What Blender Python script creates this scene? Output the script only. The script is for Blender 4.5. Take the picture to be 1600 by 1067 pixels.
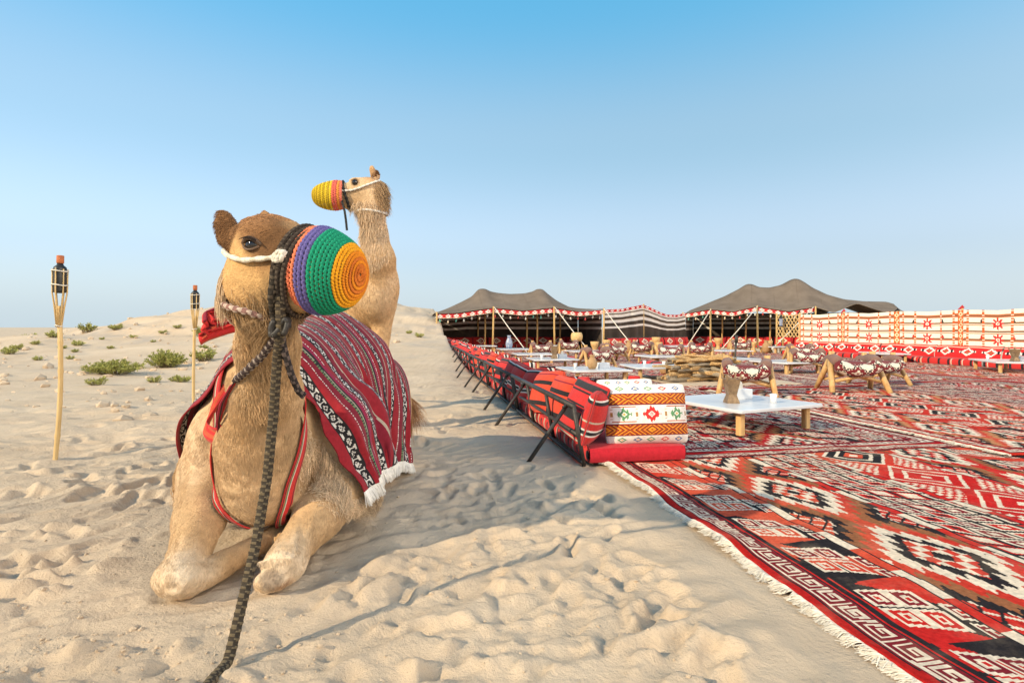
import bpy, math, random
import numpy as np
from mathutils import Vector, Matrix
for _o in list(bpy.data.objects): bpy.data.objects.remove(_o)
S = bpy.context.scene
COL = S.collection
R = math.radians
rng = np.random.default_rng(7)
random.seed(7)
# ------------------------------------------------------------------ camera
cam = bpy.data.cameras.new('camera'); camo = bpy.data.objects.new('camera', cam); COL.objects.link(camo)
camo.location = (0, 0, 1.0); camo.rotation_euler = (R(90), 0, 0)
cam.sensor_width = 36; cam.lens = 20.25; cam.shift_y = -0.0138
cam.clip_start = 0.05; cam.clip_end = 6000
S.camera = camo
# ------------------------------------------------------------------ sky and sun
SUN_AZ = (-0.82, -0.57); SUN_EL = 27.0
W = bpy.data.worlds.new('World'); S.world = W; W.use_nodes = True
wn = W.node_tree; wn.nodes.clear()
sky = wn.nodes.new('ShaderNodeTexSky'); sky.sky_type = 'NISHITA'; sky.sun_disc = False
sky.sun_elevation = R(SUN_EL); sky.sun_rotation = math.atan2(-SUN_AZ[0], SUN_AZ[1])
sky.altitude = 0; sky.air_density = 1.0; sky.dust_density = 5.0; sky.ozone_density = 1.0
bg = wn.nodes.new('ShaderNodeBackground'); bg.inputs['Strength'].default_value = 0.10
wo = wn.nodes.new('ShaderNodeOutputWorld')
# hazy desert air: the physical sky plus an even haze gradient by elevation (the same all round the compass)
tcw = wn.nodes.new('ShaderNodeTexCoord'); sxw = wn.nodes.new('ShaderNodeSeparateXYZ'); wn.links.new(tcw.outputs['Generated'], sxw.inputs[0])
rw = wn.nodes.new('ShaderNodeValToRGB'); rw.color_ramp.interpolation = 'EASE'
for _k in range(3): rw.color_ramp.elements.new(.5)
for _e, (_p, _c) in zip(rw.color_ramp.elements, [(0.0, (4.5, 5.4, 5.9)), (0.13, (2.65, 3.55, 4.5)), (0.30, (1.45, 2.75, 3.5)), (0.50, (.05, 2.35, 4.0)), (1.0, (.05, 1.4, 2.8))]):
    _e.position = _p; _e.color = (*[v / 6 for v in _c], 1)
wn.links.new(sxw.outputs['Z'], rw.inputs[0])
sc6 = wn.nodes.new('ShaderNodeVectorMath'); sc6.operation = 'SCALE'; sc6.inputs['Scale'].default_value = 6.0; wn.links.new(rw.outputs[0], sc6.inputs[0])
mxw = wn.nodes.new('ShaderNodeVectorMath'); mxw.operation = 'ADD'; wn.links.new(sky.outputs[0], mxw.inputs[0]); wn.links.new(sc6.outputs[0], mxw.inputs[1])
wn.links.new(mxw.outputs[0], bg.inputs[0]); wn.links.new(bg.outputs[0], wo.inputs[0])
sl = bpy.data.lights.new('sun', 'SUN'); so = bpy.data.objects.new('sun', sl); COL.objects.link(so)
sl.energy = 4.5; sl.angle = R(0.8); sl.color = (1.0, 0.82, 0.56)
_d = Vector((SUN_AZ[0], SUN_AZ[1], math.tan(R(SUN_EL)) * math.hypot(*SUN_AZ)))
so.rotation_euler = _d.to_track_quat('Z', 'Y').to_euler(); so.location = (-20, -20, 20)
S.view_settings.view_transform = 'Standard'; S.view_settings.look = 'None'
S.view_settings.exposure = 0.35; S.view_settings.gamma = 1.0; S.view_settings.use_curve_mapping = False
S.render.engine = 'CYCLES'
S.cycles.use_denoising = True
S.cycles.max_bounces = 6; S.cycles.diffuse_bounces = 3; S.cycles.glossy_bounces = 2; S.cycles.transparent_max_bounces = 6
S.cycles.caustics_reflective = False; S.cycles.caustics_refractive = False

# ------------------------------------------------------------------ helpers
def link(name, data, mat=None, parent=None, label=None, cat=None, group=None, kind=None):
    o = bpy.data.objects.new(name, data); COL.objects.link(o)
    if mat is not None and data is not None:
        if len(data.materials) == 0: data.materials.append(mat)
    if parent is not None: o.parent = parent
    if label: o['label'] = label
    if cat: o['category'] = cat
    if group: o['group'] = group
    if kind: o['kind'] = kind
    return o
def empty(name, loc=(0, 0, 0), rz=0.0, label=None, cat=None, group=None):
    o = link(name, None, label=label, cat=cat, group=group)
    o.location = loc; o.rotation_euler = (0, 0, rz); o.empty_display_size = 0.1
    return o
def copy_tree(o, parent=None):
    c = o.copy(); COL.objects.link(c); c.parent = parent
    for ch in list(o.children):
        if ch.name in COL.objects: copy_tree(ch, c)
    return c
def mesh_np(name, V, F, smooth=True, col=None, dom='FACE', uv=None):
    V = np.asarray(V, np.float32).reshape(-1, 3); F = np.asarray(F, np.int32)
    me = bpy.data.meshes.new(name); k = F.shape[1]
    me.vertices.add(len(V)); me.vertices.foreach_set('co', V.ravel())
    me.loops.add(F.size); me.loops.foreach_set('vertex_index', F.ravel())
    me.polygons.add(len(F)); me.polygons.foreach_set('loop_start', np.arange(0, F.size, k, dtype=np.int32))
    me.update(calc_edges=True)
    if smooth: me.polygons.foreach_set('use_smooth', np.ones(len(F), bool))
    if col is not None:
        a = me.attributes.new('Col', 'FLOAT_COLOR', dom)
        c = np.ones((len(col), 4), np.float32); c[:, :3] = col
        a.data.foreach_set('color', c.ravel())
    return me
def grid_faces(n, m, closed=False):
    """quads of an n x m vertex grid (row-major, m columns)"""
    mm = m if closed else m - 1
    i = np.arange(n - 1)[:, None]; j = np.arange(mm)[None, :]
    j2 = (j + 1) % m
    return np.stack([i * m + j + 0 * j2, i * m + j2, (i + 1) * m + j2, (i + 1) * m + j], -1).reshape(-1, 4)
class MB:
    def __init__(s): s.v = []; s.f = []; s.n = 0
    def add(s, v, f):
        v = np.asarray(v, float).reshape(-1, 3)
        s.v.append(v); s.f += [tuple(int(i) + s.n for i in q) for q in f]; s.n += len(v); return s
    def box(s, c, d, rot=None, b=0.0):
        x, y, z = np.array(d) / 2.0
        if b <= 0:
            v = np.array([(i * x, j * y, k * z) for k in (-1, 1) for j in (-1, 1) for i in (-1, 1)])
            f = [(0, 2, 3, 1), (4, 5, 7, 6), (0, 1, 5, 4), (1, 3, 7, 5), (3, 2, 6, 7), (2, 0, 4, 6)]
        else:
            b = min(b, x * .9, y * .9, z * .9)
            ring = lambda xx, yy, zz: [(xx, -yy + b, zz), (xx, yy - b, zz), (xx - b, yy, zz), (-xx + b, yy, zz), (-xx, yy - b, zz), (-xx, -yy + b, zz), (-xx + b, -yy, zz), (xx - b, -yy, zz)]
            ringi = lambda zz: [(x - b, -y + b, zz), (x - b, y - b, zz), (x - b, y - b, zz), (-x + b, y - b, zz), (-x + b, y - b, zz), (-x + b, -y + b, zz), (-x + b, -y + b, zz), (x - b, -y + b, zz)]
            q = b * .35
            v = np.array([(a * (1 if abs(a) < x else 1), c2, zz) for a, c2, zz in
                 ([(px * (x - q) / x, py * (y - q) / y, -z) for px, py, _ in ring(x, y, 0)] + ring(x, y, -z + q) + ring(x, y, z - q) + [(px * (x - q) / x, py * (y - q) / y, z) for px, py, _ in ring(x, y, 0)])])
            f = [tuple(range(7, -1, -1)), tuple(range(24, 32))]
            for r in range(3):
                for i in range(8): f.append((r * 8 + i, r * 8 + (i + 1) % 8, r * 8 + 8 + (i + 1) % 8, r * 8 + 8 + i))
        if rot is not None: v = v @ np.array(rot).T
        return s.add(v + np.array(c), f)
    def tube(s, path, rad, n=8, cap=True):
        P = np.asarray(path, float); m = len(P)
        rad = np.broadcast_to(np.asarray(rad, float), (m,))
        T = np.gradient(P, axis=0); T /= np.linalg.norm(T, axis=1)[:, None] + 1e-9
        up = np.array([0, 0, 1.0]) if abs(T[0][2]) < .9 else np.array([1.0, 0, 0])
        A = np.cross(T[0], up); A /= np.linalg.norm(A)
        vs = []; ang = np.arange(n) / n * 2 * np.pi
        for i in range(m):
            A = A - T[i] * np.dot(A, T[i]); A /= np.linalg.norm(A) + 1e-9
            B = np.cross(T[i], A)
            vs.append(P[i] + rad[i] * (np.cos(ang)[:, None] * A + np.sin(ang)[:, None] * B))
        f = [tuple(q) for q in grid_faces(m, n, True)]
        if cap: f += [tuple(range(n - 1, -1, -1)), tuple(range((m - 1) * n, m * n))]
        return s.add(np.concatenate(vs), f)
    def lathe(s, prof, c=(0, 0, 0), n=20):
        prof = np.asarray(prof, float); a = np.arange(n) / n * 2 * np.pi
        v = np.stack([prof[:, 0:1] * np.cos(a), prof[:, 0:1] * np.sin(a), np.repeat(prof[:, 1:2], n, 1)], -1).reshape(-1, 3)
        m = len(prof); f = [tuple(q) for q in grid_faces(m, n, True)]
        f += [tuple(range(n - 1, -1, -1)), tuple(range((m - 1) * n, m * n))]
        return s.add(v + np.array(c), f)
    def build(s, name, mat, parent=None, smooth=False, **kw):
        me = bpy.data.meshes.new(name)
        me.from_pydata(np.concatenate(s.v).tolist(), [], s.f); me.update()
        if smooth: me.polygons.foreach_set('use_smooth', np.ones(len(me.polygons), bool))
        return link(name, me, mat, parent, **kw)
# noise
def _h(ix, iy, seed):
    n = (ix.astype(np.int64) * 374761393 + iy.astype(np.int64) * 668265263 + seed * 1274126177) & 0x7fffffff
    n = ((n ^ (n >> 13)) * 1274126177) & 0x7fffffff
    return ((n ^ (n >> 16)) & 0xffff) / 65535.0
def vnoise(x, y, seed=0):
    x, y = np.broadcast_arrays(np.asarray(x, float), np.asarray(y, float))
    ix = np.floor(x); iy = np.floor(y); fx = x - ix; fy = y - iy
    fx = fx * fx * fx * (fx * (fx * 6 - 15) + 10); fy = fy * fy * fy * (fy * (fy * 6 - 15) + 10)
    a = _h(ix, iy, seed); b = _h(ix + 1, iy, seed); c = _h(ix, iy + 1, seed); d = _h(ix + 1, iy + 1, seed)
    return (a + (b - a) * fx) * (1 - fy) + (c + (d - c) * fx) * fy
def fbm(x, y, seed=0, o=4, g=.5):
    r = 0; a = 1; t = 0
    for k in range(o):
        r = r + a * vnoise(x * 2 ** k + 17.3 * k, y * 2 ** k - 9.1 * k, seed + k); t += a; a *= g
    return r / t
def sstep(a, b, x):
    t = np.clip((x - a) / (b - a), 0, 1); return t * t * (3 - 2 * t)
# camp frame: U runs along the bench row away from the viewer, V to the right
CO = np.array([0.52, 4.17]); CU = np.array([-0.166, 0.986]); CV = np.array([0.986, 0.166])
CAMP_A = math.atan2(CV[1], CV[0])
def camp(u, v, z=0.0):
    p = CO + u * CU + v * CV; return (float(p[0]), float(p[1]), z)
# ------------------------------------------------------------------ materials
def new_mat(name):
    m = bpy.data.materials.new(name); m.use_nodes = True
    nt = m.node_tree; return m, nt, nt.nodes['Principled BSDF']
def nd(nt, t, **kw):
    n = nt.nodes.new(t)
    for k, v in kw.items():
        if k in n.inputs.keys(): n.inputs[k].default_value = v
        else: setattr(n, k, v)
    return n
def plain(name, c1, c2=None, rough=.7, scale=8, bump=.15, bscale=60, metal=0, stretch=None, coord='Object', spec=.4, sheen=0):
    m, nt, b = new_mat(name); L = nt.links.new
    c2 = c2 or tuple(x * .65 for x in c1)
    tc = nd(nt, 'ShaderNodeTexCoord'); mp = nd(nt, 'ShaderNodeMapping')
    if stretch: mp.inputs['Scale'].default_value = stretch
    L(tc.outputs[coord], mp.inputs[0])
    n1 = nd(nt, 'ShaderNodeTexNoise', Scale=scale, Detail=6.0, Roughness=.6); L(mp.outputs[0], n1.inputs['Vector'])
    r = nd(nt, 'ShaderNodeValToRGB'); r.color_ramp.elements[0].position = .32; r.color_ramp.elements[1].position = .68
    r.color_ramp.elements[0].color = (*c2, 1); r.color_ramp.elements[1].color = (*c1, 1)
    L(n1.outputs[0], r.inputs[0]); L(r.outputs[0], b.inputs['Base Color'])
    n2 = nd(nt, 'ShaderNodeTexNoise', Scale=bscale, Detail=4.0); L(mp.outputs[0], n2.inputs['Vector'])
    bp = nd(nt, 'ShaderNodeBump', Strength=bump, Distance=.01); L(n2.outputs[0], bp.inputs['Height']); L(bp.outputs[0], b.inputs['Normal'])
    b.inputs['Roughness'].default_value = rough; b.inputs['Metallic'].default_value = metal
    b.inputs['Specular IOR Level'].default_value = spec; b.inputs['Sheen Weight'].default_value = sheen
    return m
def attr_mat(name, rough=.9, nscale=40, namp=.25, bump=.3, bscale=250, spec=.15, wear=None, sheen=0.0):
    """colour from the mesh's own woven pattern (attribute Col), with yarn noise, dust and relief"""
    m, nt, b = new_mat(name); L = nt.links.new
    at = nd(nt, 'ShaderNodeAttribute', attribute_name='Col')
    tc = nd(nt, 'ShaderNodeTexCoord')
    n1 = nd(nt, 'ShaderNodeTexNoise', Scale=nscale, Detail=5.0, Roughness=.65); L(tc.outputs['Object'], n1.inputs['Vector'])
    mr = nd(nt, 'ShaderNodeMapRange'); mr.inputs['From Min'].default_value = .25; mr.inputs['From Max'].default_value = .75
    mr.inputs['To Min'].default_value = 1 - namp; mr.inputs['To Max'].default_value = 1 + namp
    L(n1.outputs[0], mr.inputs[0])
    mx = nd(nt, 'ShaderNodeVectorMath', operation='SCALE'); L(at.outputs['Color'], mx.inputs[0]); L(mr.outputs[0], mx.inputs['Scale'])
    last = mx.outputs[0]
    if wear:
        n3 = nd(nt, 'ShaderNodeTexNoise', Scale=wear[0], Detail=8.0, Roughness=.7); L(tc.outputs['Object'], n3.inputs['Vector'])
        rr = nd(nt, 'ShaderNodeValToRGB'); rr.color_ramp.elements[0].position = .5; rr.color_ramp.elements[1].position = .8
        rr.color_ramp.elements[0].color = (0, 0, 0, 1); rr.color_ramp.elements[1].color = (wear[1],) * 3 + (1,)
        L(n3.outputs[0], rr.inputs[0])
        mi = nd(nt, 'ShaderNodeMix', data_type='RGBA'); L(rr.outputs[0], mi.inputs[0]); L(last, mi.inputs[6]); mi.inputs[7].default_value = (*wear[2], 1)
        last = mi.outputs[2]
    L(last, b.inputs['Base Color'])
    n2 = nd(nt, 'ShaderNodeTexNoise', Scale=bscale, Detail=3.0); L(tc.outputs['Object'], n2.inputs['Vector'])
    bp = nd(nt, 'ShaderNodeBump', Strength=bump, Distance=.004); L(n2.outputs[0], bp.inputs['Height']); L(bp.outputs[0], b.inputs['Normal'])
    b.inputs['Roughness'].default_value = rough; b.inputs['Specular IOR Level'].default_value = spec
    b.inputs['Sheen Weight'].default_value = sheen
    return m
SANDC = (.58, .44, .295)
M = {}
M['rug'] = attr_mat('rug_wool', nscale=55, namp=.30, bump=.6, bscale=420, wear=(3.5, .24, SANDC), spec=.03)
M['cloth'] = attr_mat('woven_cloth', nscale=45, namp=.2, bump=.35, bscale=350, sheen=.1)
M['coat'] = attr_mat('camel_coat', nscale=28, namp=.28, bump=.8, bscale=120)
M['hair'] = attr_mat('camel_hair', nscale=30, namp=.16, bump=0, rough=.65, spec=.25)
M['crochet'] = attr_mat('crochet_yarn', nscale=160, namp=.25, bump=.5, bscale=500)
M['rope'] = attr_mat('rope_fibre', nscale=120, namp=.3, bump=.5, bscale=600)
M['wood'] = plain('pale_wood', (.62, .40, .17), (.42, .24, .09), .55, 5, .2, 40, stretch=(6, 6, 1))
M['bamboo'] = plain('bamboo', (.66, .47, .22), (.50, .33, .13), .5, 6, .15, 60, stretch=(8, 8, 1))
M['polewood'] = plain('pole_wood', (.62, .42, .17), (.40, .25, .09), .65, 5, .25, 40, stretch=(8, 8, 1))
M['blackmetal'] = plain('black_painted_steel', (.045, .040, .036), (.02, .018, .017), .5, 18, .25, 90)
M['tent'] = plain('goat_hair_roof', (.19, .152, .122), (.138, .11, .088), .95, 1.6, .5, 22, spec=.05)
M['white'] = plain('white_cord', (.72, .68, .60), (.55, .5, .42), .8, 30, .3, 200)
M['tabletop'] = plain('white_tabletop', (.64, .66, .68), (.52, .54, .57), .22, 3, .03, 20, spec=.6)
M['mask_black'] = plain('black_tin', (.02, .02, .022), (.012, .012, .012), .4, 10, .1, 80)
M['orange'] = plain('orange_clay_cap', (.50, .16, .06), (.33, .09, .03), .75, 20, .3, 100)
M['redcloth'] = plain('red_cotton', (.47, .022, .026), (.36, .012, .018), .85, 14, .3, 220, sheen=.2)
M['eye'] = plain('camel_eye', (.012, .007, .005), (.008, .005, .004), .06, 10, 0, 10, spec=.8)
M['clay'] = plain('tan_clay', (.42, .26, .12), (.28, .16, .07), .6, 12, .2, 50)
M['glass'] = plain('pale_tissue_box', (.66, .68, .70), (.55, .57, .6), .4, 6, .05, 40)
M['brass'] = plain('engraved_wood_metal', (.30, .20, .11), (.16, .10, .055), .4, 25, .5, 60, metal=.3)
M['blue'] = plain('blue_glaze', (.05, .13, .30), (.45, .47, .5), .3, 25, .05, 60)
M['bark'] = plain('split_firewood', (.62, .41, .18), (.27, .15, .065), .85, 6, .5, 30, stretch=(7, 7, 1))
M['greywood'] = plain('weathered_wood', (.36, .30, .22), (.20, .16, .11), .85, 6, .5, 30, stretch=(7, 7, 1))
M['stem'] = plain('shrub_stem', (.22, .17, .09), None, .9)
def leaf_mat(name, a, b_):
    m, nt, b = new_mat(name); L = nt.links.new
    g = nd(nt, 'ShaderNodeNewGeometry'); r = nd(nt, 'ShaderNodeValToRGB')
    r.color_ramp.elements[0].color = (*a, 1); r.color_ramp.elements[1].color = (*b_, 1)
    L(g.outputs['Random Per Island'], r.inputs[0]); L(r.outputs[0], b.inputs['Base Color'])
    b.inputs['Roughness'].default_value = .7; b.inputs['Specular IOR Level'].default_value = .2
    return m
M['leaf'] = leaf_mat('shrub_leaf', (.16, .18, .035), (.44, .43, .13))
# ------------------------------------------------------------------ ground
def axis(segs):
    out = [segs[0][0]]
    for a, b, s0, s1 in segs:
        x = a
        L_ = b - a
        while x < b - 1e-6:
            t = (x - a) / L_
            x = min(b, x + s0 * (s1 / s0) ** t); out.append(x)
    return np.unique(np.array(out))
def grow(a, step, g, end):
    out = []; x = a; s = step
    while x < end: s = s * (1 + g); x += s; out.append(x)
    return out
STEP = .0135
gx_mid = np.arange(-3.4, 1.35, STEP)
gx_l = [-(v) for v in grow(3.4, STEP, .016, 60)]
gx = np.array(sorted(gx_l + [-90, -140, -250, -500, -1200, -3000] + list(gx_mid) + grow(gx_mid[-1], STEP, .06, 60) + [90, 150, 300, 800, 3000]))
gy_mid = np.arange(1.3, 5.2, STEP)
gy = np.array([-60, -20, -8, -3, -1, 0, .6, 1.0, 1.2] + list(gy_mid) + grow(gy_mid[-1], STEP, .0145, 75) + [82, 92, 105, 125, 160, 220, 350, 600, 1200, 2500, 5000])
X, Y = np.meshgrid(gx, gy)
def hill(X, Y):
    """low rocky rise behind the camels, with stepped sandstone ledges"""
    w = fbm(X * .11, Y * .11, 31, 4) - .5
    e = np.exp(-((np.maximum(X + 11 + w * 6, 0) / 11) ** 2)) * np.where(X + 11 + w * 6 < 0, np.exp(-((X + 11 + w * 6) / 8.0) ** 2), 1)
    f = sstep(10, 33, Y + w * 7) * (1 - sstep(42, 70, Y))
    h = 2.75 * e * f
    h = h + (fbm(X * .35, Y * .35, 5, 5) - .5) * .5 * sstep(.2, 1.1, h)
    st = .34; q = h / st; fr = q - np.floor(q)
    led = (np.floor(q) + sstep(.55, .95, fr)) * st
    m = sstep(.45, .9, h) * sstep(.36, .5, fbm(X * .16, Y * .3, 77, 3))
    h = h + (led - h) * .8 * m
    h = h + (fbm(X * 1.6, Y * 1.6, 9, 4) - .5) * .16 * sstep(.3, 1.0, h)
    return h
def ground_h(X, Y, prints=True):
    P = np.stack([X - CO[0], Y - CO[1]], -1); u = P @ CU; v = P @ CV
    campm = sstep(-.10, .08, v) * sstep(-9, -8, u) * (1 - sstep(25, 36, u))
    far = sstep(6, 16, np.hypot(X, Y))
    z = (fbm(X * .22, Y * .22, 3, 3) - .5) * .16 * sstep(5, 14, Y)
    # wind and foot-churned sand: streaks running from lower left to upper right
    a = R(38); xr = X * math.cos(a) + Y * math.sin(a); yr = -X * math.sin(a) + Y * math.cos(a)
    warp = fbm(X * 1.1, Y * 1.1, 21, 2) * 1.6
    n1 = fbm(xr * .9 + warp, yr * 2.6 + warp, 41, 3)
    n2 = fbm(X * 5.5, Y * 5.5, 51, 4)
    n3 = 1 - np.abs(fbm(xr * 1.8 + warp * .7, yr * 5.0 + warp, 61, 3) * 2 - 1)
    amp = 1 - .6 * far
    sm = .25 + .75 * sstep(-.1, .35, np.abs(X - .1) - .35 + .8 * sstep(3.9, 3.0, Y))     # trodden smoother strip beside the bench
    z = z + ((n1 - .5) * .11 + (n2 - .5) * .026 + (n3 - .75) * .060) * amp * sm
    z = z + hill(X, Y)
    # camel has pressed a hollow and pushed up a rim
    rr = np.hypot((X + 1.15) / .55, (Y - 2.45) / .6)
    z = z * (1 - .9 * np.exp(-(rr / .95) ** 4)) - .02 * np.exp(-(rr / .8) ** 4) + .05 * np.exp(-((rr - 1.12) / .16) ** 2) * (fbm(X * 3, Y * 3, 71, 2))
    rb = np.hypot((X + 1.3) / .75, (Y - 3.7) / 1.1)
    z = z * (1 - .9 * np.exp(-(rb / .9) ** 6))
    near = np.exp(-(np.hypot(X, Y) / 80) ** 2)
    z = z * np.where(Y > 75, near, 1)
    return z * (1 - campm) - .022 * campm
Z = ground_h(X, Y)
# footprints
def stamp(cx, cy, ang, ln, wd, dep, rim=.35, tread=False):
    i0, i1 = np.searchsorted(gx, [cx - ln * 1.3, cx + ln * 1.3]); j0, j1 = np.searchsorted(gy, [cy - ln * 1.3, cy + ln * 1.3])
    if i1 - i0 < 4 or j1 - j0 < 4: return
    x = X[j0:j1, i0:i1] - cx; y = Y[j0:j1, i0:i1] - cy
    c, s = math.cos(ang), math.sin(ang)
    a = (x * c + y * s) / (ln / 2); b = (-x * s + y * c) / (wd / 2 * (.86 + .16 * np.clip(a, -1, 1) - .22 * np.exp(-((a + .15) / .28) ** 2)))
    r = (np.abs(a) ** 2.6 + np.abs(b) ** 2.4) ** (1 / 2.5)
    prof = -dep * (1 - sstep(.74, 1.0, r)) * (1 - .25 * a + .35 * np.exp(-((a + .62) / .25) ** 2)) + rim * dep * np.exp(-((r - 1.15) / .13) ** 2) * (1 + .8 * a)
    if tread: prof += .006 * np.sin(a * 22) * (r < .8)
    sub = Z[j0:j1, i0:i1]; prof = np.clip(prof, -.042, .012)
    base = sub * (1 - .75 * (1 - sstep(.6, 1.1, r)))
    Z[j0:j1, i0:i1] = base + prof * PRM[j0:j1, i0:i1]
PX = np.stack([X - CO[0], Y - CO[1]], -1)
PRM = (1 - sstep(-.22, -.02, PX @ CV))
rb = np.hypot((X + 1.2) / .8, (Y - 3.1) / 1.35)
PRM = PRM * sstep(.8, 1.05, rb)
rr_ = random.Random(5)
for k in range(680):
    yy = 1.4 + (rr_.random() ** 1.35) * 9.0 if k % 2 else rr_.uniform(1.4, 4.2)
    xx = rr_.uniform(-.95 * yy - .3, .62)
    if -.35 < xx < .45 and 3.7 < yy < 5.4 and rr_.random() < .75: continue
    an = R(rr_.gauss(50, 35)) if rr_.random() < .75 else R(rr_.uniform(0, 180))
    stamp(xx, yy, an, rr_.uniform(.19, .30), rr_.uniform(.08, .12), rr_.uniform(.014, .034), rr_.uniform(.15, .4), rr_.random() < .3)
for k in range(110):      # scuffed drags
    yy = 1.4 + rr_.random() * 3.5; xx = rr_.uniform(-.95 * yy, .4); an = R(rr_.gauss(38, 18))
    stamp(xx, yy, an, rr_.uniform(.5, 1.0), rr_.uniform(.03, .07), rr_.uniform(.008, .02), .8)
for _ in range(1):      # dry sand slumps: no sharp spikes
    Zs = Z.copy(); Zs[1:-1] = .25 * Z[:-2] + .5 * Z[1:-1] + .25 * Z[2:]; Z = Zs.copy(); Z[:, 1:-1] = .25 * Zs[:, :-2] + .5 * Zs[:, 1:-1] + .25 * Zs[:, 2:]
Z += (vnoise(X * 30, Y * 30, 3) - .5) * .004 * (Y < 8) * PRM
me = mesh_np('ground', np.stack([X, Y, Z], -1), grid_faces(len(gy), len(gx)))
def sand_mat():
    m, nt, b = new_mat('desert_sand'); L = nt.links.new
    tc = nd(nt, 'ShaderNodeTexCoord')
    n1 = nd(nt, 'ShaderNodeTexNoise', Scale=.9, Detail=7.0, Roughness=.62); L(tc.outputs['Object'], n1.inputs[0])
    r = nd(nt, 'ShaderNodeValToRGB'); e = r.color_ramp.elements
    e[0].position = .3; e[0].color = (.48, .37, .262, 1); e[1].position = .72; e[1].color = (.605, .485, .355, 1)
    L(n1.outputs[0], r.inputs[0])
    n4 = nd(nt, 'ShaderNodeTexNoise', Scale=420.0, Detail=3.0); L(tc.outputs['Object'], n4.inputs[0])
    mr = nd(nt, 'ShaderNodeMapRange'); mr.inputs['To Min'].default_value = .78; mr.inputs['To Max'].default_value = 1.2; L(n4.outputs[0], mr.inputs[0])
    mx = nd(nt, 'ShaderNodeVectorMath', operation='SCALE'); L(r.outputs[0], mx.inputs[0]); L(mr.outputs[0], mx.inputs['Scale'])
    # rocky grey-brown crust on the ledges (noise patches with their own outline)
    n5 = nd(nt, 'ShaderNodeTexNoise', Scale=.55, Detail=9.0, Roughness=.72); L(tc.outputs['Object'], n5.inputs[0])
    r5 = nd(nt, 'ShaderNodeValToRGB'); r5.color_ramp.elements[0].position = .52; r5.color_ramp.elements[1].position = .66
    r5.color_ramp.elements[0].color = (0, 0, 0, 1); r5.color_ramp.elements[1].color = (.8,) * 3 + (1,)
    L(n5.outputs[0], r5.inputs[0])
    sx = nd(nt, 'ShaderNodeSeparateXYZ'); L(tc.outputs['Object'], sx.inputs[0])
    my = nd(nt, 'ShaderNodeMapRange'); my.inputs['From Min'].default_value = 9; my.inputs['From Max'].default_value = 16; L(sx.outputs['Y'], my.inputs[0])
    mm = nd(nt, 'ShaderNodeMath', operation='MULTIPLY'); L(r5.outputs[0], mm.inputs[0]); L(my.outputs[0], mm.inputs[1])
    mi = nd(nt, 'ShaderNodeMix', data_type='RGBA'); L(mm.outputs[0], mi.inputs[0]); L(mx.outputs[0], mi.inputs[6]); mi.inputs[7].default_value = (.38, .33, .28, 1)
    L(mi.outputs[2], b.inputs['Base Color'])
    n2 = nd(nt, 'ShaderNodeTexNoise', Scale=52.0, Detail=8.0, Roughness=.7); L(tc.outputs['Object'], n2.inputs[0])
    n3 = nd(nt, 'ShaderNodeTexNoise', Scale=6.0, Detail=6.0, Roughness=.65, Distortion=.6); L(tc.outputs['Object'], n3.inputs[0])
    b1 = nd(nt, 'ShaderNodeBump', Strength=.75, Distance=.012); L(n2.outputs[0], b1.inputs['Height'])
    b2 = nd(nt, 'ShaderNodeBump', Strength=.40, Distance=.05); L(n3.outputs[0], b2.inputs['Height']); L(b1.outputs[0], b2.inputs['Normal'])
    L(b2.outputs[0], b.inputs['Normal'])
    b.inputs['Roughness'].default_value = .95; b.inputs['Specular IOR Level'].default_value = .1
    return m
M['sand'] = sand_mat()
link('ground', me, M['sand'], kind='structure', label='pale trampled desert sand with footprints and low rise')
def gz(x, y):
    i = min(max(int(np.searchsorted(gx, x)), 1), len(gx) - 1); j = min(max(int(np.searchsorted(gy, y)), 1), len(gy) - 1)
    return float(Z[j - 1:j + 1, i - 1:i + 1].mean())

# small clods and pebbles kicked up on the sand
cr = np.random.default_rng(8); cb = MB()
_ico = np.array([(0, 0, 1), (.894, 0, .447), (.276, .851, .447), (-.724, .526, .447), (-.724, -.526, .447), (.276, -.851, .447), (.724, .526, -.447), (-.276, .851, -.447), (-.894, 0, -.447), (-.276, -.851, -.447), (.724, -.526, -.447), (0, 0, -1)])
_icf = [(0, 1, 2), (0, 2, 3), (0, 3, 4), (0, 4, 5), (0, 5, 1), (1, 6, 2), (2, 7, 3), (3, 8, 4), (4, 9, 5), (5, 10, 1), (6, 7, 2), (7, 8, 3), (8, 9, 4), (9, 10, 5), (10, 6, 1), (6, 11, 7), (7, 11, 8), (8, 11, 9), (9, 11, 10), (10, 11, 6)]
for k in range(1500):
    if k < 160: x, y = cr.normal(-1.25, .28), cr.normal(1.85, .16)
    elif k < 900: y = 1.5 + cr.random() ** 1.5 * 5; x = cr.uniform(-.95 * y, .55)
    else: y = 6 + cr.random() * 26; x = -cr.uniform(.2, .95) * y
    q = (x - CO[0]) * CV[0] + (y - CO[1]) * CV[1]
    if q > -.05 or (abs(x + 1.15) < .42 and 2.1 < y < 4.6): continue
    s_ = abs(cr.normal(0, .004)) + .002 if k < 900 else abs(cr.normal(0, .05)) + .012
    v = _ico * s_ * cr.uniform(.6, 1.3, (12, 1)) * np.array((1, cr.uniform(.7, 1.3), .7)); cb.add(v + np.array((x, y, gz(x, y) + s_ * .15)), _icf)
cb.build('sand_clods', M['sand'], None, False, kind='stuff', label='crumbs of crusted sand and pebbles strewn over the sand')
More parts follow.
